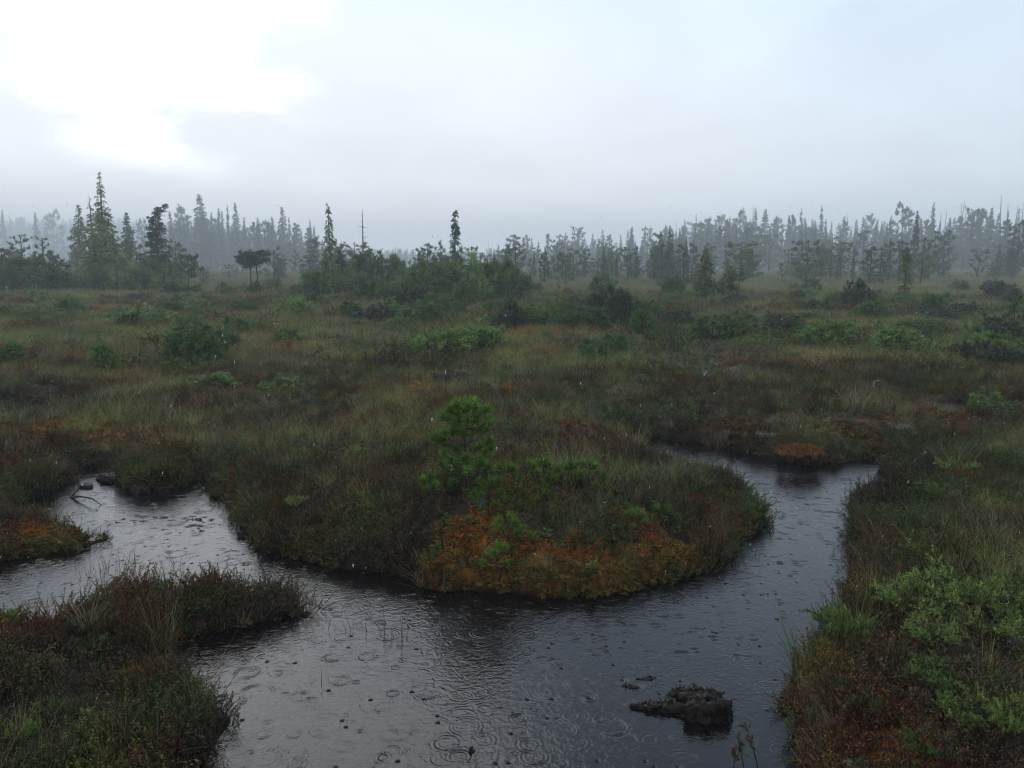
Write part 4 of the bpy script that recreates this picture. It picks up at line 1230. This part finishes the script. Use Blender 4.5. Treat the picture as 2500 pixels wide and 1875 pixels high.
# ------------------------------------------------------------------ the young pine on the point
NEED = (0.08, 0.15, 0.024)
TUFT_M = []
rgp = np.random.default_rng(42)
for i in range(5):
    n = 190
    t = rgp.uniform(-0.03, 0.02, n)
    P = np.stack([np.zeros(n), np.zeros(n), t], -1)
    D = norm(rgp.normal(0, 1, (n, 3))) * 0.72 + np.array([0, 0, 0.85]); D[:, 2] = np.maximum(D[:, 2], 0.08)
    V, T, kq = leaves(P, D, 0.070 * rgp.uniform(0.7, 1.12, n), 0.0034, rgp)
    TUFT_M.append(mesh_np('needle_tuft', V, T, M_HERO, vary(n, kq, NEED, rgp, 0.3, (0.2, 0.31, 0.05), 0.25)))


def rot_to(d):
    return Vector(d).to_track_quat('Z', 'X').to_euler()


def young_pine(name, label, base, H, whorls, seed, lean=(0, 0), tscale=1.0, trunk_r=0.013):
    """whorls: (fraction of height, count, reach in m)"""
    rng = np.random.default_rng(seed)
    root = thing(name, label, 'tree' if H > 0.5 else 'sapling', base)
    t = np.linspace(0, 1, 9)
    P = np.stack([lean[0] * t + 0.012 * np.sin(t * 7), lean[1] * t + 0.01 * np.cos(t * 6) - 0.01, -0.05 + t * (H * 0.95 + 0.05)], -1)
    V, T = tube(P, trunk_r * (1 - 0.72 * t), 7)
    obj('trunk', mesh_np('trunk', V, T, M_TWIG, None, True), root)
    az = 0.5
    for tz, cnt, reach in whorls:
        for j in range(cnt):
            az += 2.399 + rng.normal(0, 0.25)
            b = np.array([np.interp(tz, t, P[:, q]) for q in range(3)])
            L = reach * rng.uniform(0.8, 1.15)
            d = np.array([math.cos(az), math.sin(az), 0.38 + rng.normal(0, 0.16)])
            e = b + np.array([d[0] * L, d[1] * L, d[2] * L])
            e = b + (e - b); m = b + (e - b) * 0.55 + np.array([0, 0, -0.14 * L])
            V, T = tube([b, m, e], [0.0045, 0.0036, 0.0025], 5)
            br = obj('branch', mesh_np('branch', V, T, M_TWIG, None, True), root)
            dd = norm(e - m) + np.array([0, 0, 0.5])
            tf = obj('needle_tuft', TUFT_M[rng.integers(5)], br, tuple(e), rot_to(norm(dd)), tscale * rng.uniform(0.85, 1.15))
            if L > 0.1 and rng.random() < 0.75:
                q = b + (e - b) * rng.uniform(0.55, 0.75)
                dd = norm(np.array([d[0] + rng.normal(0, .8), d[1] + rng.normal(0, .8), 0.8]))
                obj('needle_tuft', TUFT_M[rng.integers(5)], br, tuple(q + dd * 0.03), rot_to(dd), tscale * rng.uniform(0.65, 0.95))
    tip = obj('leader', TUFT_M[0], root, tuple(P[-1]), (0, 0, 0), tscale * 1.15)
    return root


pb = land(1138, 1262)
ptop = at_depth(1138, 968, pb[1])
hero_h = ptop[2] - pb[2] - 0.02
young_pine('young_pine', 'bright green young pine standing alone on the mossy point', tuple(pb), hero_h,
           [(0.98, 5, 0.06), (0.91, 6, 0.11), (0.86, 4, 0.06), (0.81, 6, 0.15), (0.75, 5, 0.08), (0.68, 7, 0.17), (0.61, 4, 0.08), (0.55, 6, 0.17), (0.48, 4, 0.09), (0.42, 5, 0.18), (0.31, 4, 0.14), (0.19, 4, 0.15), (0.09, 5, 0.18)], 7, (0.01, 0.0), 0.86)
for px, py, h, seed, lab in [(1245, 1345, 0.19, 21, 'small pine sapling rising out of the orange moss before the young pine'), (1216, 1396, 0.13, 22, 'dark spiky pine seedling on the ochre moss near the water'), (1196, 1238, 0.16, 23, 'pine shoot close beside the foot of the young pine'),
                             (1100, 1255, 0.14, 24, 'pine shoot in the dry heath on the inland side of the young pine'), (1050, 1215, 0.12, 25, 'short pine shoot in sedge behind the young pine'), (1010, 1250, 0.10, 26, 'lone tiny pine tuft among pale dead sedge'),
                             (1240, 1205, 0.16, 27, 'pine shoot at the start of the low row behind the point'), (1290, 1195, 0.17, 28, 'second pine shoot of the low row behind the point'), (1330, 1190, 0.17, 29, 'third pine shoot of the low row behind the point'), (1390, 1195, 0.16, 30, 'pine shoot ending the low row beside tall sedge'), (1440, 1195, 0.16, 31, 'yellowing pine shoot beside the tall straw sedge'),
                             (1530, 1285, 0.12, 32, 'pale pine seedling above the broad orange moss slope'), (1555, 1290, 0.10, 33, 'tiny pine seedling paired with the pale one on the moss slope'), (1625, 1280, 0.10, 34, 'yellow-green seedling on the rusty moss shoulder'), (1330, 1228, 0.10, 35, 'small pine tuft in dark heath below the low row')]:
    p = land(px, py)
    young_pine('pine_seedling', lab, tuple(p), h, [(0.92, 3, 0.05), (0.6, 4, 0.08), (0.35, 3, 0.09)] if h > 0.14 else [(0.8, 3, 0.04), (0.5, 2, 0.06)], seed, tscale=0.62 if h > 0.11 else 0.5, trunk_r=0.006)

# ------------------------------------------------------------------ junipers and bright shrubs in front
def juniper(seed, w, h, n_st, colr=(0.075, 0.15, 0.045)):
    rng = np.random.default_rng(seed)
    wood, P, D = [], [], []
    for i in range(n_st):
        az = rng.uniform(0, 6.283); L = w * 0.5 * rng.uniform(0.45, 1.05)
        ss = np.linspace(0, 1, 6)
        zz = h * (np.sin(ss * 1.9) * rng.uniform(0.6, 1.1)) + 0.01
        pth = np.stack([np.cos(az + 0.5 * ss * rng.normal()) * ss * L, np.sin(az + 0.5 * ss * rng.normal()) * ss * L, zz - 0.03 * (1 - ss)], -1)
        V, T = tube(pth, 0.006 * (1 - 0.7 * ss), 4); wood.append((V, T, (1, 1, 1)))
        for j in range(14):
            s = rng.uniform(0.25, 1.0)
            q = np.array([np.interp(s, ss, pth[:, a]) for a in range(3)])
            d = np.array([math.cos(az), math.sin(az), 0.35]) + rng.normal(0, 0.65, 3); d[2] = abs(d[2]) * 0.7
            f = q + norm(d) * rng.uniform(0.03, 0.09)
            V, T = tube([q, f], [0.0025, 0.0012], 3); wood.append((V, T, (1, 1, 1)))
            n = 34
            u = rng.uniform(0.1, 1.05, n)[:, None]
            P.append(q + (f - q) * u); D.append(norm(d) * 0.7 + rng.normal(0, 0.6, (n, 3)))
    P = np.concatenate(P); D = np.concatenate(D); n = len(P)
    V, T, k = leaves(P, D, 0.017 * rng.uniform(0.7, 1.2, n), 0.0042, rng)
    tone = np.repeat(rng.uniform(0.4, 1.35, n // 34), 34 * k)[:, None]
    return merge(wood), (V, T, vary(n, k, colr, rng, 0.25, (0.29, 0.36, 0.09), 0.25) * tone)


JUN = []
for i in range(4):
    w_, c_ = juniper(400 + i, 0.6, 0.12, 26, ((0.15, 0.225, 0.055), (0.185, 0.245, 0.055))[i % 2])
    JUN.append((to_mesh('stems', w_, M_TWIG), to_mesh('foliage', c_, M_HERO)))
for i, (px, py, wpx, hs, lab) in enumerate(JUN_PX):
    p = land(px, py); s = wpx / F * math.hypot(p[1], CAM_Z) / 0.6
    e = thing('juniper_shrub', lab, 'shrub', (p[0], p[1], p[2] - 0.01), i * 1.7, (s, s, hs * max(s, 0.7)))
    obj('stems', JUN[i % 4][0], e); obj('foliage', JUN[i % 4][1], e)

# ------------------------------------------------------------------ rush and sedge tufts worth naming, reeds in the water
def tuft(name, label, cat, px, py, h, n, spread_, lean, colr, alt, p, seed, w=0.004, in_water=False, group=None):
    rng = np.random.default_rng(seed)
    q = on_z(px, py, 0.0) if in_water else land(px, py)
    V, T, c = blades(rng, n, spread_, h, w, lean, colr, 0.3, alt, p, 4)
    V = V.copy(); V[:, 2] -= 0.02
    o = obj(name, mesh_np(name, V, T, M_TUFT, c), None, tuple(q))
    return tag(o, label, cat, group)


tuft('sedge_tuft', 'tall olive sedge tuft in the inner corner of the left bank', 'grass', 395, 1568, 0.28, 70, 0.06, 0.45, SED, STRAW, 0.3, 1)
tuft('sedge_tuft', 'sedge tuft on top of the dark left bank', 'grass', 222, 1530, 0.22, 50, 0.05, 0.45, SED, STRAW, 0.3, 2)
tuft('sedge_tuft', 'green sedge tuft on the tip of the narrow peat spit', 'grass', 735, 1468, 0.20, 70, 0.08, 0.4, GREEN, STRAW, 0.4, 3)
tuft('sedge_tuft', 'straw sedge crest on the highest hump of the left bank', 'grass', 415, 1415, 0.17, 60, 0.09, 0.4, STRAW, SED, 0.5, 4)
tuft('rush_tuft', 'tall green rush tuft leaning over the water from the right bank', 'grass', 1975, 1660, 0.36, 110, 0.07, 0.32, GREEN, (0.05, 0.08, 0.035), 0.4, 5)
tuft('rush_tuft', 'green rushes beside the juniper that leans over the water', 'grass', 2075, 1560, 0.28, 70, 0.08, 0.3, GREEN, SED, 0.3, 6)
tuft('sedge_tuft', 'tall sedge standing in front of the bright juniper row', 'grass', 2150, 1475, 0.30, 90, 0.12, 0.35, SED, GREEN, 0.4, 7)
tuft('sedge_tuft', 'big straw sedge tuft behind the low row of pine shoots', 'grass', 1385, 1170, 0.34, 120, 0.13, 0.35, STRAW, SED, 0.5, 8, .0045)
tuft('sedge_tuft', 'straw sedge tuft at the narrow head of the channel', 'grass', 1545, 1090, 0.30, 90, 0.13, 0.35, STRAW, SED, 0.5, 9, .005)
tuft('sedge_tuft', 'arching sedge tussock on the heathy bank across the channel', 'grass', 2090, 1010, 0.42, 90, 0.12, 0.6, SED, STRAW, 0.3, 10, .006)
tuft('sedge_tuft', 'sedge tussock between the bend and the narrow side channel', 'grass', 2330, 1140, 0.34, 80, 0.12, 0.5, SED, GREEN, 0.3, 11, .005)
tuft('sedge_tuft', 'drooping sedge tussock on the bank behind the left pond', 'grass', 500, 1090, 0.26, 70, 0.08, 0.6, (0.09, 0.085, 0.06), STRAW, 0.3, 12)
tuft('sedge_tuft', 'dark drooping tussock between islet and left pond head', 'grass', 110, 1150, 0.22, 80, 0.1, 0.6, (0.075, 0.075, 0.045), STRAW, 0.2, 13)
tuft('sedge_tuft', 'grass on the crown of the orange moss islet', 'grass', 120, 1262, 0.2, 40, 0.08, 0.4, SED, GREEN, 0.3, 14)
tuft('sedge_tuft', 'sedge fringe on the dark back edge of the left bank', 'grass', 270, 1400, 0.2, 60, 0.16, 0.4, SED, STRAW, 0.4, 15)
for i, (px, py, h, n, lab) in enumerate([(858, 1537, 0.17, 5, 'short reed clump standing in open water off the spit'), (937, 1552, 0.31, 5, 'tallest reed clump standing in open water'), (966, 1550, 0.2, 3, 'slanting reeds between the tallest clump and the forked one'), (985, 1558, 0.22, 4, 'forked slanting reed clump beside the tallest reeds'),
                                         (887, 1540, 0.12, 3, 'faint thin reeds between two open-water clumps'), (795, 1535, 0.14, 3, 'thin reeds just off the tip of the spit'), (790, 1660, 0.16, 2, 'single bent reed rising from open water'), (555, 1730, 0.12, 3, 'thin reeds by the notch of the left bank'), (1845, 1360, 0.14, 5, 'short reeds off the rusty moss shoulder'),
                                         (1560, 1462, 0.1, 4, 'stubby reeds just off the orange moss slope'), (1378, 1460, 0.12, 6, 'green reeds rooted at the waterline of the moss slope'), (2030, 1340, 0.16, 4, 'thin reeds standing in the channel by the right bank'), (2062, 1430, 0.18, 6, 'reeds along the waterline before the bright juniper row'),
                                         (2056, 1390, 0.16, 5, 'sparse reeds at the right bank below the bend'), (490, 1248, 0.10, 4, 'dark sprig standing in the bright left pond'), (388, 1215, 0.07, 5, 'bare stubble poking out of the left pond mud'), (430, 1375, 0.22, 5, 'dark stems against the bright left pond on the hump'),
                                         (330, 1385, 0.2, 6, 'wispy stems on the back edge of the left bank'), (250, 1310, 0.16, 5, 'wispy stems at the point of the orange islet'), (1750, 1160, 0.12, 14, 'sedge fringe where the channel passes the shoulder')]):
    tuft('reed_clump', lab, 'reeds', px, py, h, n, 0.025 if n < 8 else .1, 0.4, (0.07, 0.095, 0.035), (0.05, 0.05, 0.03), 0.4, 50 + i, 0.0042, px not in (430, 330, 250, 1750))

# leafy twigs at the edge of the water, close by
def leafy_twig(label, px, py, h, seed, lean):
    rng = np.random.default_rng(seed); q = on_z(px, py, 0.0)
    if px > 1900: q = land(px, py)
    root = thing('leafy_twig', label, 'plant', tuple(q))
    t = np.linspace(0, 1, 7)
    P = np.stack([lean * t ** 1.4 * h, 0.05 * h * np.sin(t * 5), -0.05 + t * (h + 0.05)], -1)
    V, T = tube(P, 0.003 * (1 - 0.6 * t), 5); obj('stem', mesh_np('stem', V, T, M_TWIG, None, True), root)
    n = 16
    s = rng.uniform(0.62, 1.0, n)
    B = np.stack([np.interp(s, t, P[:, a]) for a in range(3)], -1)
    D = rng.normal(0, 0.7, (n, 3)) + np.array([0, 0, 0.8])
    V, T, k = leaves(B, D, 0.034 * rng.uniform(0.7, 1.2, n), 0.010, rng)
    obj('foliage', mesh_np('foliage', V, T, M_HERO, vary(n, k, (0.06, 0.10, 0.035), rng, 0.3, (0.12, 0.035, 0.03), 0.4)), root)


leafy_twig('tall leafy twig with reddish buds standing in the foreground water', 1862, 1900, 0.2, 1, -0.35)
leafy_twig('thin green-tipped twig beside the tall leafy one in the water', 1790, 1905, 0.13, 2, 0.0)
leafy_twig('short budded twig leaning by the tall leafy twig', 1822, 1880, 0.13, 3, -0.3)
leafy_twig('red-leaved twig at the fringe of the right bank', 1975, 1810, 0.12, 4, 0.1)
leafy_twig('dark red leafy sprig on the right bank fringe near orange moss', 2040, 1800, 0.12, 5, 0.1)

# ------------------------------------------------------------------ peat, sticks and hummocks
def lump_mesh(name, seed, blobs, mat, n_ang=40, rough=0.35, sprigs=90):
    """ragged lump of peat: rings over an outline, broken top, with root fibres sticking out"""
    rng = np.random.default_rng(seed); parts = []
    for bx, by, rx, ry, h in blobs:
        rings = 9
        V = []
        for i in range(rings):
            u = i / (rings - 1)
            rr = (1.1 - 0.32 * u) if u < 0.75 else (0.86 - 0.84 * (u - 0.75) / 0.25)
            z = -0.04 + (h + 0.04) * min(1, u / 0.75) + 0.1 * h * math.sin(u * 9)
            for j in range(n_ang):
                a = 2 * math.pi * j / n_ang
                f = rr * (1 + rough * (fbm(np.array([math.cos(a) * 2.2 + seed]), np.array([math.sin(a) * 2.2 + u * 1.1 + bx * 7]), seed, 4)[0] - 0.5) * 1.6 + rng.normal(0, 0.07))
                V.append((bx + rx * f * math.cos(a), by + ry * f * math.sin(a), z + rng.normal(0, 0.09 * h) + 0.02 * h / 0.1 * (fbm(np.array([math.cos(a) * 3]), np.array([math.sin(a) * 3 + u]), seed + 5, 3)[0] - 0.5)))
        V.append((bx, by, h * 0.9)); V = np.array(V)
        T = []
        for i in range(rings - 1):
            for j in range(n_ang):
                a, b = i * n_ang + j, i * n_ang + (j + 1) % n_ang
                T += [[a, b, b + n_ang], [a, b + n_ang, a + n_ang]]
        o_ = (rings - 1) * n_ang
        T += [[o_ + j, o_ + (j + 1) % n_ang, len(V) - 1] for j in range(n_ang)]
        parts.append((V, np.array(T), (1, 1, 1)))
        n = sprigs
        src = V[rng.integers(n_ang * 2, len(V) - 1, n)]
        D = norm(src - np.array([bx, by, 0.0])) + rng.normal(0, 0.6, (n, 3))
        Vl, Tl, k = leaves(src - D * 0.003, D, 0.017 * rng.uniform(0.4, 1.3, n), 0.006, rng)
        parts.append((Vl, Tl, (1, 1, 1)))
    V, T, c = merge(parts)
    me = mesh_np(name, V, T, mat)
    return me


q = on_z(1735, 1772, 0)
o = obj('peat_clump', lump_mesh('peat_clump', 3, [(0, 0.07, 0.082, 0.06, 0.062), (-0.13, 0.12, 0.10, 0.035, 0.024), (-0.23, 0.13, 0.055, 0.02, 0.012), (-0.01, 0.16, 0.085, 0.05, 0.05), (-0.07, 0.2, 0.05, 0.03, 0.03)], M_PEAT, 44, 0.7, 260), None, tuple(q))
tag(o, 'ragged dark clump of wet peat lying in the foreground water', 'peat clump')
for px, py, blobs, seed, lab in [(300, 1172, [(0, 0, 0.18, 0.1, 0.05), (0.2, 0.05, 0.2, .1, 0.06)], 6, 'broken black peat shelf at the head of the left pond'), (345, 1200, [(0, 0, 0.10, 0.07, 0.05), (0.15, 0.05, .1, .06, .03)], 7, 'small black peat lump at the edge of the left pond shelf'), (210, 1190, [(0, 0, 0.05, 0.03, 0.018)], 8, 'tiny peat lump alone in the left pond'),
                                 (400, 1264, [(-0.209, 0.044, 0.018, 0.008, 0.0017), (0.087, -0.062, 0.034, 0.005, 0.0007), (0.193, -0.068, 0.010, 0.007, 0.0021), (-0.155, 0.031, 0.038, 0.010, 0.0007), (-0.272, -0.101, 0.021, 0.006, 0.0017), (-0.270, -0.026, 0.016, 0.007, 0.0017), (-0.153, 0.004, 0.023, 0.006, 0.0007), (0.194, 0.031, 0.026, 0.008, 0.0010), (0.282, 0.013, 0.020, 0.009, 0.0021), (0.250, -0.018, 0.022, 0.010, 0.0021), (-0.112, -0.077, 0.035, 0.008, 0.0021), (-0.266, -0.048, 0.017, 0.010, 0.0014), (-0.187, -0.066, 0.030, 0.007, 0.0017), (0.004, -0.020, 0.034, 0.008, 0.0014), (-0.006, 0.013, 0.031, 0.011, 0.0021), (-0.061, 0.002, 0.014, 0.008, 0.0028)], 9, 'long flat mud streak just breaking the left pond surface'), (478, 1272, [(0.100, 0.013, 0.012, 0.010, 0.0021), (0.037, -0.004, 0.019, 0.008, 0.0021), (0.018, 0.026, 0.022, 0.009, 0.0028), (0.099, 0.040, 0.026, 0.007, 0.0014), (-0.102, 0.048, 0.019, 0.007, 0.0024), (0.006, 0.009, 0.026, 0.006, 0.0007), (-0.039, 0.035, 0.040, 0.009, 0.0010)], 10, 'short flat mud streak beside the long one in the left pond'), (440, 1288, [(-0.092, -0.040, 0.028, 0.008, 0.0007), (-0.172, -0.011, 0.035, 0.006, 0.0010), (0.175, -0.081, 0.024, 0.008, 0.0010), (0.047, 0.015, 0.036, 0.008, 0.0021), (0.061, 0.068, 0.027, 0.006, 0.0007), (0.129, 0.029, 0.024, 0.009, 0.0024), (0.076, 0.040, 0.034, 0.007, 0.0028), (0.133, -0.022, 0.013, 0.005, 0.0010), (0.164, -0.057, 0.018, 0.008, 0.0014)], 11, 'faint mud streak below the longer two in the left pond'),
                                 (590, 1310, [(0, 0, 0.03, 0.02, 0.03)], 12, 'small dark clod off the corner of the pond bank'), (1575, 1658, [(0, 0, .035, .010, .003), (.03, .01, .02, .006, .003)], 13, 'sliver of floating peat above the foreground clump'), (1545, 1678, [(0, 0, .022, .010, .005), (-.03, .01, .012, .008, .003)], 14, 'small floating peat crumb near the foreground clump'),
                                 (1150, 1835, [(0, 0, .010, .007, .005)], 15, 'tiny floating crumb in the open foreground water'), (2290, 1113, [(0, 0, .05, .04, .04)], 16, 'dark clod at the mouth of the narrow side channel')]:
    p = on_z(px, py, 0)
    o = obj('peat_clump', lump_mesh('peat_clump', seed, blobs, M_PEAT, 20, 0.6, 30 if len(blobs) < 5 else 5), None, tuple(p))
    tag(o, lab, 'peat clump')


def stick(name, label, pts, r, mat=M_TWIG, cat='stick'):
    P = np.array(pts); V, T = tube(P, np.linspace(r, r * 0.4, len(P)), 5)
    o = obj(name, mesh_np(name, V - P[0], T, mat, None, True), None, tuple(P[0]))
    tag(o, label, cat)


def up(px, py, z):
    return on_z(px, py, z)


stick('bare_twig', 'arched bare twig lying in the bright left pond', [up(172, 1215, 0.0), up(195, 1212, .03), up(225, 1217, 0.05), up(248, 1233, 0.0)], 0.008)
stick('bare_twig', 'short twig slanting up from the arched one in the left pond', [up(174, 1214, 0.0), up(186, 1200, 0.05), up(198, 1186, 0.10)], 0.007)
stick('bare_twig', 'curled twig standing at the peat shelf in the left pond', [up(304, 1198, 0), up(306, 1186, .04), up(316, 1190, .05), up(318, 1206, 0.0)], 0.004)
stick('bare_twig', 'forked black twig poking up beside the foreground peat clump', [up(1778, 1716, 0), up(1786, 1708, .02), up(1800, 1706, 0.02)], 0.003)
b = land(2128, 968)
stick('dead_stump', 'bleached dead stem standing in the sedge across the channel', [b + np.array([0, 0, -.05]), b + np.array([0.01, 0, .09]), b + np.array([0.02, 0, .17]), b + np.array([.08, 0, .2])], 0.022, M_DEAD, 'stump')


def hummock(label, px, py, rx, ry, h, colr, seed, n=900):
    """a separate moss hummock: knobbly dome packed with moss heads"""
    rng = np.random.default_rng(seed); p = land(px, py)
    root = thing('moss_hummock', label, 'moss', (p[0], p[1], p[2] - 0.03))
    na, nr = 28, 8; V = [(0, 0, h)]
    for i in range(1, nr + 1):
        u = i / nr
        for j in range(na):
            a = 2 * math.pi * j / na
            f = 1 + 0.35 * (fbm(np.array([math.cos(a) * 1.5 + seed]), np.array([math.sin(a) * 1.5]), seed, 3)[0] - 0.5)
            V.append((rx * u * f * math.cos(a), ry * u * f * math.sin(a), h * (1 - u ** 2.2) + rng.normal(0, 0.008) - 0.02 * (u > 0.99)))
    V = np.array(V); T = [[0, 1 + j, 1 + (j + 1) % na] for j in range(na)]
    for i in range(nr - 1):
        for j in range(na):
            a, b = 1 + i * na + j, 1 + i * na + (j + 1) % na
            T += [[a, a + na, b + na], [a, b + na, b]]
    obj('mound', mesh_np('mound', V, np.array(T), M_TUFT, np.array(colr) * 0.7, True), root)
    src = V[rng.integers(0, len(V), n)] + rng.normal(0, 0.012, (n, 3)) * np.array([rx * 6, ry * 6, 0.5])
    D = rng.normal(0, 0.6, (n, 3)) + np.array([0, 0, 0.8])
    Vl, Tl, k = leaves(src, D, 0.034 * rng.uniform(0.5, 1.2, n), 0.014, rng)
    mo = obj('moss_heads', mesh_np('moss_heads', Vl, Tl, M_TUFT, vary(n, k, colr, rng, 0.4)), root); mo['kind'] = 'stuff'


hummock('pale yellow-topped moss hummock in the sedge beyond the channel', 1540, 958, 0.34, 0.3, 0.12, (0.15, 0.135, 0.05), 1, 1500)
hummock('bright orange moss hummock at the water edge across the channel', 1955, 1094, 0.2, 0.1, 0.03, (0.19, 0.085, 0.025), 2)
hummock('orange-capped hummock between far pool and side channel', 2335, 1034, 0.2, 0.18, 0.13, (0.13, 0.062, 0.022), 3)
hummock('round orange moss hummock out on the far sedge', 1957, 900, 0.24, 0.22, 0.15, (0.16, 0.085, 0.03), 4)
hummock('straw-coloured moss hummock on the heathy bank', 2020, 1080, 0.2, 0.16, 0.1, (0.11, 0.085, 0.04), 5)
hummock('pale mossy boulder-like hummock beside the dead-twigged pine shrub', 1560, 832, 0.4, 0.3, 0.12, (0.17, 0.16, 0.09), 6)
hummock('wide low ochre hummock on the sedge beyond the yellow-topped one', 1840, 905, 0.5, 0.4, 0.13, (0.10, 0.08, 0.033), 7)


def lichen(label, px, py, r, seed):
    rng = np.random.default_rng(seed); p = land(px, py); n = 150
    a = rng.uniform(0, 6.283, n); q = r * np.sqrt(rng.random(n))
    P = np.stack([q * np.cos(a), q * np.sin(a) * 0.7, rng.uniform(0.0, 0.035, n)], -1)
    V, T, k = leaves(P, rng.normal(0, 0.8, (n, 3)) + np.array([0, 0, .6]), 0.022 * rng.uniform(0.5, 1.1, n), 0.007, rng)
    o = obj('lichen_patch', mesh_np('lichen_patch', V, T, M_TUFT, vary(n, k, (0.2, 0.205, 0.17), rng, 0.3)), None, (p[0], p[1], p[2] + 0.02)); tag(o, label, 'lichen')


lichen('whitish lichen crust along the top of the orange moss', 1105, 1296, 0.07, 1)
lichen('smaller white lichen tuft beside the lichen crust', 1162, 1310, 0.045, 2)
lichen('pale hanging lichen at the foot of the young pine', 1175, 1240, 0.035, 3)
lichen('pale lichen on the heathy bank across the channel', 1870, 1070, 0.1, 4)
lichen('white lichen streak on the inland side of the heathy bank', 2200, 1050, 0.12, 5)
lichen('white lichen bits in rust moss on the right bank', 2480, 1585, 0.06, 6)
lichen('few white lichen crumbs by the large orange moss patch', 2240, 1722, 0.04, 7)

# ------------------------------------------------------------------ falling rain (drops hanging in the air)
def rain():
    rng = np.random.default_rng(9)
    n = 3800
    y = 1.6 + 15 * rng.random(n) ** 0.8; x = rng.uniform(-0.8, 0.8, n) * y
    z = CAM_Z + (rng.uniform(-0.42, 0.075, n)) * y
    k = z > 0.35; x, y, z = x[k], y[k], z[k]; n = len(x)
    r = 0.0012 * rng.uniform(0.6, 1.5, n); L = r * rng.uniform(1.5, 4.0, n)
    base = np.array([(1, 0, 0), (0, 1, 0), (-1, 0, 0), (0, -1, 0), (0.06, 0, 1.0), (0, 0, -1.0)], float)
    V = base[None] * np.stack([r, r, L], -1)[:, None, :] + np.stack([x, y, z], -1)[:, None, :]
    f = np.array([(0, 1, 4), (1, 2, 4), (2, 3, 4), (3, 0, 4), (1, 0, 5), (2, 1, 5), (3, 2, 5), (0, 3, 5)])
    T = (np.arange(n)[:, None, None] * 6 + f[None]).reshape(-1, 3)
    m = bpy.data.materials.new('raindrop'); m.use_nodes = True
    nn, l = nodes_of(m.node_tree); out = nn('ShaderNodeOutputMaterial'); p = nn('ShaderNodeBsdfPrincipled')
    p.inputs['Base Color'].default_value = (0.9, 0.93, 0.95, 1); p.inputs['Roughness'].default_value = 0.3
    tl = nn('ShaderNodeBsdfTranslucent'); tl.inputs[0].default_value = (0.95, 0.97, 1, 1); tp = nn('ShaderNodeBsdfTransparent')
    m1 = nn('ShaderNodeMixShader', i_0=0.7); l(p.outputs[0], m1.inputs[1]); l(tl.outputs[0], m1.inputs[2])
    m2 = nn('ShaderNodeMixShader', i_0=0.62); l(m1.outputs[0], m2.inputs[1]); l(tp.outputs[0], m2.inputs[2])
    l(m2.outputs[0], out.inputs[0])
    o = obj('rain', mesh_np('rain', V.reshape(-1, 3), T, m, None, True)); tag(o, 'raindrops falling through the air', 'rain', kind='stuff')


rain()

# ------------------------------------------------------------------ misty air
def haze():
    x0, x1, y0, y1, z0, z1 = -1200, 1200, -60, 1120, -2.0, 52.0
    V = np.array([(x, y, z) for z in (z0, z1) for y in (y0, y1) for x in (x0, x1)], float)
    Fq = np.array([(0, 2, 3, 1), (4, 5, 7, 6), (0, 1, 5, 4), (2, 6, 7, 3), (0, 4, 6, 2), (1, 3, 7, 5)])
    m = bpy.data.materials.new('mist'); m.use_nodes = True
    n, l = nodes_of(m.node_tree); out = n('ShaderNodeOutputMaterial'); v = n('ShaderNodeVolumePrincipled')
    v.inputs['Color'].default_value = (0.94, 0.97, 0.985, 1); v.inputs['Density'].default_value = 0.0020; v.inputs['Anisotropy'].default_value = 0.1
    l(v.outputs[0], out.inputs['Volume'])
    o = obj('haze', mesh_np('haze', V, Fq, m)); tag(o, 'pale rainy mist over the bog', 'haze', kind='stuff')


haze()
print('SCENE objects', len(S.objects), 'tris', sum(len(m.polygons) for m in bpy.data.meshes))
